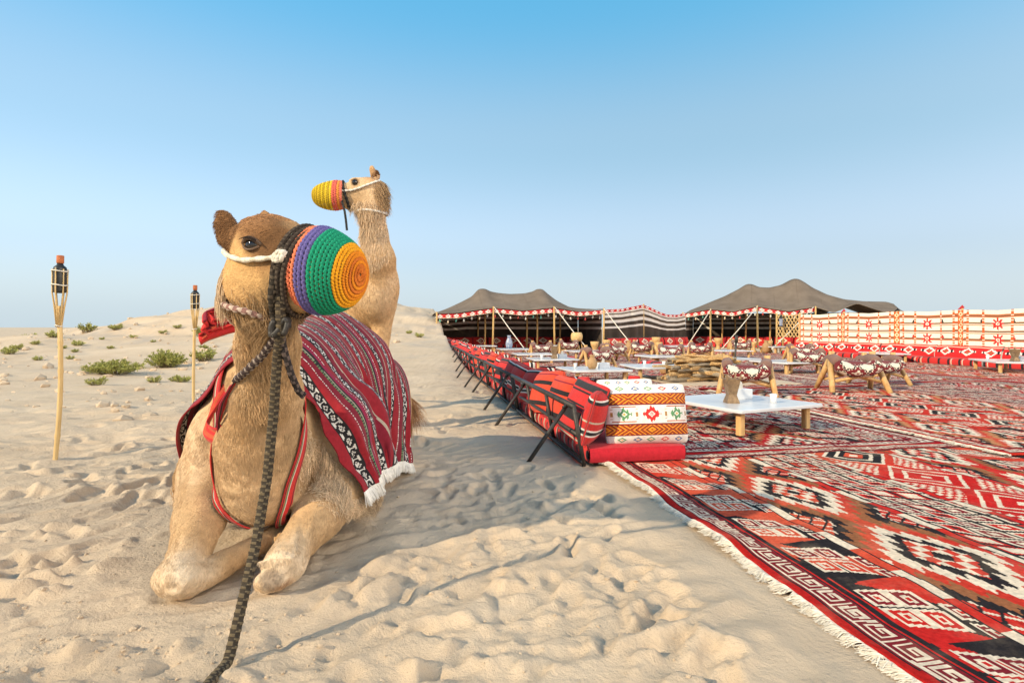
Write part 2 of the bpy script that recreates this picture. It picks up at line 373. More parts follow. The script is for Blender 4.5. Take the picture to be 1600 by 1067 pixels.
# ------------------------------------------------------------------ animals: implicit surfaces meshed as one skin
class Field:
    def __init__(s, lo, hi, h):
        s.lo = np.array(lo, float); s.h = h
        s.n = np.ceil((np.array(hi) - s.lo) / h).astype(int) + 1
        s.d = np.full(s.n, .6, np.float32)
        s.ax = [s.lo[i] + h * np.arange(s.n[i]) for i in range(3)]
    def _sub(s, lo, hi, m):
        a = np.clip(np.floor((np.array(lo) - m - s.lo) / s.h).astype(int), 0, s.n); b = np.clip(np.ceil((np.array(hi) + m - s.lo) / s.h).astype(int) + 1, 0, s.n)
        sl_ = tuple(slice(a[i], b[i]) for i in range(3))
        g = [s.ax[i][sl_[i]] for i in range(3)]
        return sl_, g[0][:, None, None], g[1][None, :, None], g[2][None, None, :]
    def _mix(s, sl_, d, k):
        a = s.d[sl_]; h = np.clip(k - np.abs(a - d), 0, None) / k
        s.d[sl_] = np.minimum(a, d) - h * h * k * .25
    def rc(s, a, ra, b, rb, k=.06):
        a = np.array(a, float); b = np.array(b, float); r = max(ra, rb)
        sl_, x, y, z = s._sub(np.minimum(a, b) - r, np.maximum(a, b) + r, k + .12)
        ba = b - a; L2 = ba @ ba
        t = np.clip(((x - a[0]) * ba[0] + (y - a[1]) * ba[1] + (z - a[2]) * ba[2]) / L2, 0, 1)
        d = np.sqrt((x - a[0] - t * ba[0]) ** 2 + (y - a[1] - t * ba[1]) ** 2 + (z - a[2] - t * ba[2]) ** 2) - (ra + (rb - ra) * t)
        s._mix(sl_, d, k)
    def el(s, c, r, k=.08, rot=None):
        c = np.array(c, float); r = np.array(r, float); rm = r.max()
        if rot is None: rot = np.eye(3)
        ext = np.sqrt(((np.array(rot) * r[None, :]) ** 2).sum(1)) if True else rm
        sl_, x, y, z = s._sub(c - ext, c + ext, k + .12)
        x = x - c[0]; y = y - c[1]; z = z - c[2]; Q = np.array(rot)   # columns of Q = ellipsoid axes
        p = [(x * Q[0, i] + y * Q[1, i] + z * Q[2, i]) for i in range(3)]
        k0 = np.sqrt(sum((p[i] / r[i]) ** 2 for i in range(3))); k1 = np.sqrt(sum((p[i] / r[i] ** 2) ** 2 for i in range(3)))
        s._mix(sl_, k0 * (k0 - 1) / (k1 + 1e-6), k)
    def floor(s, z0):
        s.d = np.maximum(s.d, (z0 - s.ax[2])[None, None, :].astype(np.float32))
    def sample(s, P):
        q = (P - s.lo) / s.h; q = np.clip(q, 0, s.n - 1.001); i = q.astype(int); f = q - i
        D = s.d; r = 0
        for dx in (0, 1):
            for dy in (0, 1):
                for dz in (0, 1):
                    w = (f[:, 0] if dx else 1 - f[:, 0]) * (f[:, 1] if dy else 1 - f[:, 1]) * (f[:, 2] if dz else 1 - f[:, 2])
                    r = r + w * D[i[:, 0] + dx, i[:, 1] + dy, i[:, 2] + dz]
        return r
    def grad(s, P):
        e = s.h * 1.2; g = np.stack([s.sample(P + np.eye(3)[i] * e) - s.sample(P - np.eye(3)[i] * e) for i in range(3)], -1)
        return g / (np.linalg.norm(g, axis=1)[:, None] + 1e-9)
    def mesh(s):
        D = s.d; I = D < 0
        n = D.shape
        c = np.zeros((n[0] - 1, n[1] - 1, n[2] - 1), np.int8)
        for dx in (0, 1):
            for dy in (0, 1):
                for dz in (0, 1): c += I[dx:n[0] - 1 + dx, dy:n[1] - 1 + dy, dz:n[2] - 1 + dz]
        act = np.argwhere((c > 0) & (c < 8))
        idx = np.full(c.shape, -1, np.int32); idx[act[:, 0], act[:, 1], act[:, 2]] = np.arange(len(act))
        acc = np.zeros((len(act), 3)); cnt = np.zeros(len(act))
        cor = [(a, b, d) for a in (0, 1) for b in (0, 1) for d in (0, 1)]
        for p in cor:
            for ax in range(3):
                if p[ax]: continue
                q = list(p); q[ax] = 1
                v0 = D[act[:, 0] + p[0], act[:, 1] + p[1], act[:, 2] + p[2]]; v1 = D[act[:, 0] + q[0], act[:, 1] + q[1], act[:, 2] + q[2]]
                m = (v0 < 0) != (v1 < 0); t = np.where(m, v0 / np.where(m, v0 - v1, 1), 0)
                pt = np.tile(np.array(p, float), (len(act), 1)); pt[:, ax] += t
                acc += pt * m[:, None]; cnt += m
        V = s.lo + (act + acc / cnt[:, None]) * s.h
        F = []
        for ax in range(3):
            o1, o2 = [(1, 2), (2, 0), (0, 1)][ax]
            a = [slice(None)] * 3; a[ax] = slice(0, n[ax] - 1); b = list(a); b[ax] = slice(1, n[ax])
            A = I[tuple(a)]; B = I[tuple(b)]
            e = np.argwhere(A != B)
            ok = (e[:, o1] > 0) & (e[:, o2] > 0) & (e[:, o1] < n[o1] - 1) & (e[:, o2] < n[o2] - 1); e = e[ok]
            flip = A[e[:, 0], e[:, 1], e[:, 2]]
            def cell(d1, d2):
                q = e.copy(); q[:, o1] -= d1; q[:, o2] -= d2; return idx[q[:, 0], q[:, 1], q[:, 2]]
            f = np.stack([cell(1, 1), cell(0, 1), cell(0, 0), cell(1, 0)], -1)
            f[~flip] = f[~flip][:, ::-1]; F.append(f)
        return V, np.concatenate(F)
def nrm(v): v = np.array(v, float); return v / np.linalg.norm(v)
def surf_sample(V, F, N, r):
    a, b, c, d = (V[F[:, i]] for i in range(4))
    ar = np.linalg.norm(np.cross(c - a, d - b), axis=1) * .5
    pick = r.choice(len(F), N, p=ar / ar.sum()); u = r.random((N, 1)); v = r.random((N, 1))
    return (a[pick] * (1 - u) + b[pick] * u) * (1 - v) + (d[pick] * (1 - u) + c[pick] * u) * v
def hair_obj(name, P, rad, col, mat, parent, **kw):
    """P: N x K x 3 strand points, rad: K profile or N x K, col: N x 3"""
    N, K, _ = P.shape
    cu = bpy.data.hair_curves.new(name); cu.add_curves([K] * N)
    cu.attributes['position'].data.foreach_set('vector', P.astype(np.float32).ravel())
    a = cu.attributes.get('radius') or cu.attributes.new('radius', 'FLOAT', 'POINT')
    a.data.foreach_set('value', np.broadcast_to(rad, (N, K)).astype(np.float32).ravel())
    c = cu.attributes.new('Col', 'FLOAT_COLOR', 'CURVE'); cc = np.ones((N, 4), np.float32); cc[:, :3] = col
    c.data.foreach_set('color', cc.ravel())
    return link(name, cu, mat, parent, **kw)
def strands(P0, D, Nn, ln, K=5, curl=0.0, droop=0.3, lift=.35, r=rng, seed=3, wav=0.0):
    """hair leaving P0 along D (tangent) lifted by the normal Nn, bending down with droop"""
    N = len(P0); t = np.linspace(0, 1, K)[None, :, None]
    ln = np.broadcast_to(ln, (N,))[:, None, None]
    lift = np.broadcast_to(np.asarray(lift, float).reshape(-1, 1), (N, 1)); d0 = D + Nn * lift; lift = lift[:, :, None]; d0 /= np.linalg.norm(d0, axis=1)[:, None]
    P = P0[:, None, :] + d0[:, None, :] * ln * t + np.array([0, 0, -1.0]) * ln * droop * t ** 2 - Nn[:, None, :] * ln * lift * .55 * t ** 2
    if wav:
        ph = (P0[:, 0] * 60 + P0[:, 1] * 40 + P0[:, 2] * 25)[:, None, None] + r.normal(0, .6, (N, 1, 1))
        side = np.cross(D, Nn); P = P + side[:, None, :] * np.sin(ph + t * 9) * wav * ln * t + Nn[:, None, :] * np.cos(ph * 1.3 + t * 9) * wav * .5 * ln * t
    if curl: P = P + r.normal(0, 1, (N, 1, 3)) * curl * ln * t ** 1.5
    return P
# ------------------------------------------------------------------ the kneeling camel
HD = nrm((.96, -.25, -.13)); HS = nrm(np.cross(HD, (0, 0, 1))); HU = np.cross(HS, HD)
HR = np.array((-.661, 1.92, 1.194))
def HP(f, s_, u): return HR + f * HD + s_ * HS + u * HU
HROT = np.stack([HD, HS, HU], 1)
c1 = Field((-1.86, 1.68, -.05), (-.42, 4.95, 1.5), .0125)
YB = np.array([[math.cos(.12), -math.sin(.12), 0], [math.sin(.12), math.cos(.12), 0], [0, 0, 1]])
c1.el((-1.27, 3.5, .47), (.43, .95, .42), .05, YB)
c1.el((-1.24, 3.74, .74), (.43, .50, .31), .2)
c1.el((-1.15, 2.95, .50), (.29, .40, .40), .12)
c1.el((-1.38, 4.25, .45), (.37, .42, .40), .2)
c1.el((-1.30, 3.6, .86), (.24, .44, .25), .2, YB)
c1.el((-1.16, 3.0, .74), (.20, .42, .24), .2)
c1.rc((-1.12, 2.78, .46), .22, (-1.075, 2.47, .50), .165, .08)
c1.rc((-1.075, 2.47, .50), .165, (-.985, 2.32, .72), .118, .08)
c1.rc((-.985, 2.32, .72), .118, (-.93, 2.20, .92), .098, .08)
c1.rc((-.93, 2.20, .92), .098, (-.885, 2.07, 1.09), .098, .08)
c1.rc((-.885, 2.07, 1.09), .098, HP(-.18, 0, -.06), .112, .08)
c1.el((-1.095, 2.53, .36), (.17, .19, .20), .06)
c1.el((-1.10, 2.62, .26), (.12, .2, .13), .08)
c1.el((-1.42, 2.86, .38), (.155, .27, .29), .04)
c1.el((-.85, 2.90, .39), (.155, .27, .30), .04)
# forelegs folded under: forearm to the ground, knee pads forward, cannon folded back
c1.rc((-1.43, 2.74, .29), .145, (-1.33, 2.45, .19), .098, .05); c1.rc((-1.33, 2.45, .19), .098, (-1.255, 2.23, .11), .072, .03)
c1.el((-1.235, 2.15, .07), (.088, .085, .078), .035); c1.el((-1.29, 2.17, .075), (.04, .07, .05), .03); c1.el((-1.19, 2.13, .06), (.045, .06, .045), .03)
c1.rc((-1.18, 2.20, .055), .05, (-1.08, 2.50, .07), .042, .010); c1.rc((-1.08, 2.50, .07), .042, (-1.02, 2.68, .075), .058, .015)
for q_ in ((-1.17, 2.16), (-1.155, 2.20), (-1.30, 2.22)): c1.rc((q_[0], q_[1], .03), .014, (q_[0] - .03, q_[1] + .01, .12), .012, .014)
c1.rc((-.80, 2.80, .25), .14, (-.85, 2.52, .17), .098, .05); c1.rc((-.85, 2.52, .17), .098, (-.88, 2.33, .115), .072, .03)
c1.el((-.888, 2.25, .08), (.078, .09, .08), .035); c1.el((-.845, 2.27, .085), (.035, .07, .05), .03); c1.el((-.91, 2.17, .045), (.06, .045, .04), .02)
c1.rc((-.92, 2.28, .065), .055, (-.98, 2.52, .07), .045, .025); c1.rc((-.98, 2.52, .07), .045, (-1.03, 2.72, .075), .058, .025)
for q_ in (.0, .03, .055): c1.rc((-.95, 2.235 - q_, .06 + q_ * .9), .011, (-.84, 2.235 - q_ * .9, .07 + q_), .011, .012)
# hind legs folded, thighs
c1.el((-.91, 4.18, .40), (.17, .36, .36), .08); c1.el((-1.71, 4.24, .42), (.17, .36, .36), .08)
c1.rc((-.87, 4.15, .14), .12, (-.84, 3.78, .075), .075, .05); c1.el((-.84, 3.70, .06), (.075, .13, .06), .04)
c1.rc((-1.76, 4.2, .14), .12, (-1.8, 3.82, .075), .075, .05); c1.el((-1.8, 3.74, .06), (.075, .13, .06), .04)
c1.rc((-1.30, 4.62, .60), .05, (-.84, 4.58, .42), .03, .05)
# head
c1.rc(HP(-.16, 0, .03), .118, HP(.0, 0, -.005), .108, .05)
c1.rc(HP(.0, 0, -.005), .108, HP(.075, 0, -.015), .098, .05)
c1.el(HP(-.165, 0, .058), (.135, .106, .098), .05, HROT)
c1.el(HP(-.205, .058, -.06), (.068, .05, .085), .03, HROT)
c1.rc(HP(-.14, .088, .012), .020, HP(-.01, .088, -.012), .016, .025)
c1.rc(HP(-.22, .055, .098), .024, HP(-.12, .06, .098), .022, .04)
c1.rc(HP(-.20, .05, -.155), .022, HP(-.03, .05, -.115), .02, .03)
c1.rc(HP(-.21, 0, -.07), .10, HP(.06, 0, -.06), .07, .05)
c1.el(HP(-.158, .074, .101), (.062, .034, .020), .03, HROT)
c1.el(HP(-.15, .08, .004), (.055, .030, .016), .03, HROT)
c1.rc(HP(-.10, .05, -.02), .05, HP(.02, .06, -.02), .035, .05)
# ears
def ear(f, base, tip, face, w, th):
    base = np.array(base); tip = np.array(tip); ax = nrm(tip - base); fc = nrm(np.array(face) - np.dot(face, ax) * ax); sd = np.cross(ax, fc)
    f.el((base + tip) / 2, (np.linalg.norm(tip - base) / 2, w, th), .02, np.stack([ax, sd, fc], 1))
EARB, EART = HP(-.28, .055, .02), HP(-.335, .06, .160)
ear(c1, EARB, EART, HS + .35 * HD, .038, .024)
ear(c1, HP(-.27, -.07, .09), HP(-.31, -.12, .19), -HS + .5 * HD, .042, .024)
c1.floor(-.03)
V1, F1 = c1.mesh()
_N = c1.grad(V1)      # uneven hide: muscle lumps, skin folds at the knees
_a = fbm(V1[:, 0] * 9 + V1[:, 1] * 4, V1[:, 2] * 9 - V1[:, 1] * 5, 201, 3) - .5
_b = fbm(V1[:, 0] * 26 + V1[:, 1] * 9, V1[:, 2] * 30 - V1[:, 1] * 17, 207, 3) - .5
_kn = np.maximum(1 - sstep(.10, .26, np.linalg.norm(V1 - np.array((-1.235, 2.17, .07)), axis=1)), 1 - sstep(.10, .26, np.linalg.norm(V1 - np.array((-.888, 2.26, .08)), axis=1)))
V1 = V1 + _N * (_a * .012 * (1 - .6 * sstep(.95, 1.05, V1[:, 2])) + _b * (.004 + .010 * _kn))[:, None]
EYE = HP(-.155, .098, .050)
CT = np.array((.50, .325, .17)); CLT = np.array((.66, .49, .32)); CBR = np.array((.23, .115, .05)); CDK = np.array((.06, .035, .02)); CDUST = np.array((.60, .47, .33))
def mixc(c, t, w): return c + (np.asarray(t) - c) * np.asarray(w)[:, None]
def near(V, p, r0, r1): return 1 - sstep(r0, r1, np.linalg.norm(V - np.asarray(p), axis=1))
def coat1(V):
    nz = fbm(V[:, 0] * 5 + V[:, 2] * 3, V[:, 1] * 5 - V[:, 2] * 4, 91, 3)
    c = np.tile(CT, (len(V), 1))
    c = mixc(c, CLT, .55 * sstep(.35, .75, nz))
    hc = V - HR; f = hc @ HD; u = hc @ HU; s_ = hc @ HS
    head = near(V, HP(-.17, 0, 0), .24, .34)
    c = mixc(c, np.array((.56, .34, .14)), head * .8)
    c = mixc(c, CBR * 1.15, head * sstep(.05, .115, u + .03 * nz) * .85)
    c = mixc(c, CBR * .55, head * sstep(.0, .05, u) * sstep(-.19, -.12, f) * sstep(.02, .06, s_) * .85)
    c = mixc(c, CBR * .8, near(V, (EARB + EART) / 2, .07, .10))
    c = mixc(c, CBR, near(V, EYE + .03 * HU, .03, .075) * .85)
    c = mixc(c, CBR, near(V, EYE - .03 * HU + .055 * HD, .03, .09) * .75)
    c = mixc(c, CBR * .45, near(V, HP(-.095, .095, .04), .025, .075) * .85)
    c = mixc(c, CT * .68, sstep(.52, .72, fbm(V[:, 0] * 11 + V[:, 1] * 6, V[:, 2] * 11 - V[:, 1] * 3, 95, 3)) * .55)
    c = mixc(c, CT * .85, ((V[:, 2] < .32) & (V[:, 1] < 2.8)) * .6)
    c = mixc(c, CDK * 1.6, near(V, EYE, .028, .042))
    c = mixc(c, CT * .7, near(V, HP(-.06, .08, -.12), .03, .09) * .6)
    # dusty knees, worn callus
    for k_ in ((-1.235, 2.1, .06), (-.888, 2.2, .06)): c = mixc(c, CDUST, near(V, k_, .06, .22) * (.55 + .45 * sstep(.4, .6, fbm(V[:, 0] * 20, V[:, 2] * 20 + V[:, 1] * 9, 17, 3)))); c = mixc(c, CBR * 1.3, near(V, (k_[0] + .02, k_[1] - .03, .03), .02, .07) * sstep(.45, .6, fbm(V[:, 0] * 30, V[:, 2] * 30, 18, 2)) * .7)
    c = mixc(c, (.20, .15, .11), near(V, (-.90, 2.155, .06), .028, .05) * .8)
    c = mixc(c, CBR * 1.2, near(V, (-1.06, 2.66, .10), .05, .16) * .5)
    sh = np.maximum(near(V, (-1.50, 2.72, .45), .12, .34), near(V, (-.74, 2.78, .48), .10, .30)); c = mixc(c, CLT, sh * .5)
    c = mixc(c, CLT, near(V, (-1.10, 2.40, .35), .10, .30) * .35)
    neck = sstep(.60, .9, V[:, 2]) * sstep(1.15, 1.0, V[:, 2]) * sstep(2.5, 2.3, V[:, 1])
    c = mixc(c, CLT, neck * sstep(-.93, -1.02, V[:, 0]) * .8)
    return c
camel1 = empty('camel', (-1.2, 3.3, 0), label='kneeling tan camel facing out with a rainbow muzzle cover and striped blanket', cat='camel')
def under(o, p):           # keep world coordinates when parenting to a moved empty
    o.parent = p; o.matrix_parent_inverse = Matrix.Translation(-Vector(p.location)); return o
under(link('body', mesh_np('body', V1, F1, True, coat1(V1), 'POINT'), M['coat']), camel1)
mb = MB(); a = np.linspace(0, np.pi, 12)
mb.lathe(np.stack([.031 * np.sin(a) + 1e-4, -.031 * np.cos(a)], 1), EYE + .002 * HS, 24)
under(mb.build('eye', M['eye'], smooth=True), camel1)
EYE2 = HP(-.155, -.094, .050); mb = MB(); mb.lathe(np.stack([.030 * np.sin(a) + 1e-4, -.030 * np.cos(a)], 1), EYE2 + .012 * HS, 20)
under(mb.build('eye', M['eye'], smooth=True), camel1)
def lidarc(sgn, hh):
    t = np.linspace(-1, 1, 14)
    return np.array([EYE + HD * (.034 * x) + HU * (sgn * hh * (1 - x * x) + .002) + HS * (.033 - .016 * x * x) for x in t])
under(MB().tube(lidarc(1, .018), .0075, 8).build('eyelid', plain('eyelid_skin', (.13, .075, .042), (.07, .04, .025), .6), smooth=True), camel1)
under(MB().tube(lidarc(-1, .019), .0045, 8).build('eyelid', bpy.data.materials['eyelid_skin'], smooth=True), camel1)
# fur
def fur1():
    r = np.random.default_rng(11)
    P = surf_sample(V1, F1, 420000, r)
    dist = np.linalg.norm(P[:, :2] - np.array([0, 0]), axis=1)
    hidden = (P[:, 1] > 3.0) & (P[:, 2] > .62) | (P[:, 1] > 3.6) & (P[:, 0] < -1.2) | (P[:, 2] < .02)
    hidden |= (np.linalg.norm(P - EYE, axis=1) < .036) | (((P - HR) @ HD > .0) & (P[:, 1] < 2.05) & (P[:, 2] > 1.0))
    hidden |= covered(P)
    keep = ~hidden & (r.random(len(P)) < np.where(P[:, 1] > 3.2, .5, 1)); P = P[keep]
    G = c1.grad(P)
    keep = (G @ np.array([0, -1, 0.0]) > -.55) | (P[:, 2] > 1.0); P = P[keep]; G = G[keep]
    hc = P - HR; f = hc @ HD; u = hc @ HU
    head = near(P, HP(-.17, 0, 0), .24, .33)
    flow = np.array([0, .25, -1.0])[None, :] * (1 - head[:, None]) + (-HD - .25 * HU)[None, :] * head[:, None]
    legs = (P[:, 2] < .3) & (P[:, 1] < 2.75)
    flow[legs] = np.array([.1, -.7, -.6])
    sw = fbm(P[:, 0] * 7 + P[:, 2] * 2, P[:, 2] * 7 + P[:, 1] * 2, 15, 2) - .5
    flow = flow + np.stack([sw * 1.6, sw * .3, 0 * sw], -1)
    flow += r.normal(0, .16, flow.shape)
    D = flow - G * (flow * G).sum(1)[:, None]; D /= np.linalg.norm(D, axis=1)[:, None] + 1e-9
    nz = fbm(P[:, 0] * 9, P[:, 2] * 9 + P[:, 1] * 4, 19, 2)
    ln = .011 + .008 * nz
    ln = np.where(legs, .013, ln); ln = ln * (1 - .62 * head)
    neck = sstep(.35, .6, P[:, 2]) * sstep(1.12, 1.0, P[:, 2]) * sstep(2.62, 2.45, P[:, 1])
    ln = ln + .008 * neck
    top = head * sstep(.07, .12, u); ln = ln + .008 * top
    earw = near(P, (EARB + EART) / 2, .075, .10); ln = ln + .006 * earw
    ln *= r.uniform(.6, 1.3, len(P))
    lift = np.where(earw > .3, .8, .10 + .16 * nz) * (1 - .4 * head)
    S_ = strands(P, D, G, ln, 5, .06, .25, lift, r)
    C = coat1(P) * r.uniform(.86, 1.18, (len(P), 1))
    hair_obj('fur', S_, np.array([.0006, .0006, .0005, .0004, .00015]), C, M['hair'], None, kind='stuff').name
    o = bpy.data.objects['fur']; under(o, camel1)
    # long hair: throat beard, shoulder shag, cheek and elbow tufts, crown, tail
    tufts = [  # centre, radius, count, length, flow, droop, wave, colour
        ((-.83, 1.98, 1.02), .13, 4000, .085, (.1, -.2, -1), .5, .12, CT * .8),
        ((-.91, 2.10, .90), .14, 3000, .04, (0, -.15, -1), .5, .14, CT * .95),
        ((-.95, 2.14, .74), .15, 2500, .035, (0, -.1, -1), .5, .14, CT),
        ((-.72, 2.62, .40), .20, 13000, .075, (.75, -.1, -.55), .45, .35, CLT * .98),
        ((-.68, 2.76, .30), .17, 9000, .08, (.8, 0, -.5), .5, .35, CLT * .82),
        ((-1.57, 2.84, .27), .14, 6000, .13, (-.8, -.1, -.6), .4, .12, CT * 1.15),
        (tuple(HP(-.285, .05, -.08)), .055, 1300, .085, (-.75, -.2, -.6), .5, .06, CLT * .95),
        (tuple(HP(-.20, .03, .165)), .10, 2500, .024, (-.8, -.2, .35), .1, .1, CBR * 1.25),
        ((-.84, 4.56, .40), .10, 1800, .20, (.4, -.1, -.9), .5, .05, CBR * 1.6)]
    Ps, Cs = [], []
    tree = V1
    for c_, rad, n_, L_, fl, dr, wv, cc in tufts:
        q = surf_sample(V1, F1[(np.linalg.norm(V1[F1[:, 0]] - np.array(c_), axis=1) < rad * 1.3)], n_, r)
        w = near(q, c_, rad * .3, rad * 1.25); q = q[(r.random(n_) < w + .05) & ~covered(q)]
        g = c1.grad(q); fl = np.array(fl) + r.normal(0, .14, q.shape); d = fl - g * (fl * g).sum(1)[:, None]; d /= np.linalg.norm(d, axis=1)[:, None] + 1e-9
        l_ = L_ * (.35 + .65 * near(q, c_, rad * .2, rad * 1.3)) * r.uniform(.6, 1.25, len(q))
        Ps.append(strands(q, d, g, l_ * (1.35 if wv > .3 else 1), 7, .05, dr, .85 if wv > .3 else (1.1 if c_[0] < -1.5 else .3), r, wav=wv)); Cs.append(np.tile(cc, (len(q), 1)) * r.uniform(.7, 1.3, (len(q), 1)) * (.75 + .5 * fbm(q[:, 0] * 30 + q[:, 1] * 11, q[:, 2] * 30, 44, 2))[:, None])
    o = hair_obj('long_hair', np.concatenate(Ps), np.array([.0012, .0012, .0011, .001, .0008, .0006, .0002]), np.concatenate(Cs), M['hair'], None, kind='stuff')
    under(o, camel1)
    # eyelashes and whiskers
    n_ = 60; t = r.uniform(-.6, .8, n_)
    p0 = np.array([EYE + HD * (.036 * x) + HU * (.020 * (1 - x * x) + .006) + HS * .034 for x in t])
    o = hair_obj('eyelashes', strands(p0, np.tile(HS * .9 - HU * .5, (n_, 1)) + HD * t[:, None] * .5, np.tile(HU, (n_, 1)), .017, 4, .05, .2, .3, r), np.array([.0008, .0007, .0005, .0002]), np.tile(CDK * .5, (n_, 1)), M['hair'], None)
    under(o, camel1)
# ------------------------------------------------------------------ camel tack: muzzle covers, ropes, straps, blanket
RED = np.array((.50, .030, .028)); ORED = np.array((.60, .10, .045)); MAR = np.array((.20, .014, .028)); BLK = np.array((.020, .018, .020)); CRM = np.array((.66, .55, .42)); WHT = np.array((.70, .67, .62)); BRN = np.array((.22, .09, .045)); CORAL = np.array((.66, .19, .11)); GRN = np.array((.12, .19, .09)); PNK = np.array((.52, .03, .10))
def crochet(name, C, F, U, rad, ln, rows, ns, res, label, cat):
    S_ = np.cross(F, U); n = len(rows); rr = n * res
    th = np.linspace(0, 1, rr + 1)
    ang = th * np.pi / 2
    x = ln * np.sin(ang) ** .95; r = rad * np.cos(ang) ** .82 * (1 - .10 * (1 - sstep(0, .18, th))) + .002
    m = ns * 5; ph = np.arange(m) / m * 2 * np.pi
    row = th * n; fr = row - np.floor(row)
    ring = np.abs(np.sin(np.pi * fr)) ** .6
    st = (ph[None, :] * ns / (2 * np.pi) + np.floor(row)[:, None] * .37)
    v = np.abs(((st + .55 * (fr[:, None] - .5)) % 1) - .5) * 2
    v2 = np.abs(((st * 1 - .55 * (fr[:, None] - .5) + .5) % 1) - .5) * 2
    vv = np.maximum(v, v2); bump = (.38 + .62 * ring[:, None]) * (.30 + .70 * vv ** 1.2)
    dsp = .0115 * rad / .145 * bump
    rrad = r[:, None] + dsp; xx = x[:, None] + dsp * .5 * np.sin(ang)[:, None]
    sag = -.008 * np.sin(np.pi * th)[:, None]
    wob = 1 + .016 * np.sin(ph * 3 + 1)[None, :] + .014 * np.sin(ph * 5)[None, :] * (1 - th[:, None]) + .07 * (fbm(np.cos(ph)[None, :] * 1.5 + 3 + th[:, None], np.sin(ph)[None, :] * 1.5 + th[:, None] * 2, 14, 2) - .5)
    P = C + xx[..., None] * F + (rrad * wob * np.cos(ph))[..., None] * U + (rrad * wob * np.sin(ph))[..., None] * S_ + sag[..., None] * U
    F_ = grid_faces(rr + 1, m, True)
    k = np.clip(np.floor((np.arange(rr) + .5) / res).astype(int), 0, n - 1)
    rg = np.random.default_rng(3)
    col = np.repeat(np.array(rows)[k], m, 0) * rg.uniform(.85, 1.15, (rr * m, 1))
    b4 = (bump[:-1] + bump[1:]) / 2
    hole = (b4 < .30).ravel() & (np.repeat(th[:-1], m) < .93)
    return link(name, mesh_np(name, P, F_[~hole], True, col[~hole]), M['crochet'], label=label, cat=cat)
cOR = (.72, .20, .10); cPU = (.13, .11, .30); cGR = (.015, .27, .15); cYE = (.80, .36, .02); cO2 = (.74, .25, .02); cBO = (.60, .17, .03)
rows1 = [cOR] * 2 + [cPU] * 3 + [cGR] * 6 + [cYE] * 3 + [cO2] * 2 + [cBO, cO2, cBO, cBO]
crochet('muzzle_cover', HP(-.012, 0, 0), HD, HU, .140, .185, rows1, 52, 7, 'crocheted muzzle cover in green, purple and orange rings on the kneeling camel', 'muzzle cover')
def on_surf(f, P, off):
    for _ in range(6):
        d = f.sample(P); P = P - f.grad(P) * (d - off)[:, None]
    return P
def resample(P, n):
    P = np.asarray(P, float); d = np.r_[0, np.cumsum(np.linalg.norm(np.diff(P, axis=0), axis=1))]
    t = np.linspace(0, d[-1], n)
    for _ in range(1): Q = np.stack([np.interp(t, d, P[:, i]) for i in range(3)], -1)
    for _ in range(max(2, n // 12)): Q[1:-1] = .25 * Q[:-2] + .5 * Q[1:-1] + .25 * Q[2:]
    return Q
def ribbon_on(f, path, width, off, n, colf, name, parent=None, m=9, **kw):
    P = on_surf(f, resample(path, n), off)
    for _ in range(3): P[1:-1] = .25 * P[:-2] + .5 * P[1:-1] + .25 * P[2:]
    T = np.gradient(P, axis=0); T /= np.linalg.norm(T, axis=1)[:, None]
    G = f.grad(P); B = np.cross(T, G); B /= np.linalg.norm(B, axis=1)[:, None] + 1e-9
    s = np.linspace(-.5, .5, m)
    Q = P[:, None, :] + B[:, None, :] * (s[None, :, None] * width)
    Q = on_surf(f, Q.reshape(-1, 3), off)
    s2 = np.tile((s[:-1] + s[1:]) / 2, n - 1)
    o = link(name, mesh_np(name, Q, grid_faces(n, m), True, np.array([colf(v) for v in s2])), M['cloth'], **kw)
    md = o.modifiers.new('s', 'SOLIDIFY'); md.thickness = .005; md.offset = 1
    if parent: under(o, parent)
    return o
def rope_mesh(path, rad, n=10, per=.02, c1_=(.045, .036, .027), c2_=(.135, .105, .066), seg=.005, plait=.14):
    path = np.asarray(path, float); L_ = np.linalg.norm(np.diff(path, axis=0), axis=1).sum()
    P = resample(path, max(8, int(L_ / seg))); m = len(P)
    T = np.gradient(P, axis=0); T /= np.linalg.norm(T, axis=1)[:, None]
    A = np.cross(T[0], (0.3, .9, .2)); Vv = []; ang = np.arange(n) / n * 2 * np.pi
    s = np.r_[0, np.cumsum(np.linalg.norm(np.diff(P, axis=0), axis=1))]
    for i in range(m):
        A = A - T[i] * (A @ T[i]); A /= np.linalg.norm(A); B = np.cross(T[i], A)
        tw = s[i] / per * 2 * np.pi
        rr = rad * (1 + plait * np.cos(2 * ang + tw) + plait * np.cos(2 * ang - tw))
        Vv.append(P[i] + (rr * np.cos(ang))[:, None] * A + (rr * np.sin(ang))[:, None] * B)
    F_ = grid_faces(m, n, True)
    i, j = np.divmod(np.arange((m - 1) * n), n)
    tw = s[i] / per * 2 * np.pi; aa = (j + .5) / n * 2 * np.pi
    chk = (np.cos(2 * aa + tw) + np.cos(2 * aa - tw)) > .35
    col = np.where(chk[:, None], np.array(c2_), np.array(c1_))
    return mesh_np('rope', np.concatenate(Vv), F_, True, col)
lead = [HP(-.03, .122, .05), (-.728, 1.84, 1.21), (-.74, 1.835, 1.126), (-.742, 1.85, .99), (-.775, 1.90, .895), (-.796, 1.925, .72), (-.812, 1.91, .50), (-.827, 1.86, .30), (-.842, 1.79, .13)]
for q in ((-.848, 1.72), (-.845, 1.6), (-.80, 1.42), (-.62, 1.2), (-.35, 1.05)): lead.append((q[0], q[1], gz(*q) + .02))
link('lead_rope', rope_mesh(lead, .0155, 14, .022, seg=.004, plait=.10), M['rope'], label='dark braided lead rope hanging from the kneeling camel to the sand', cat='rope')
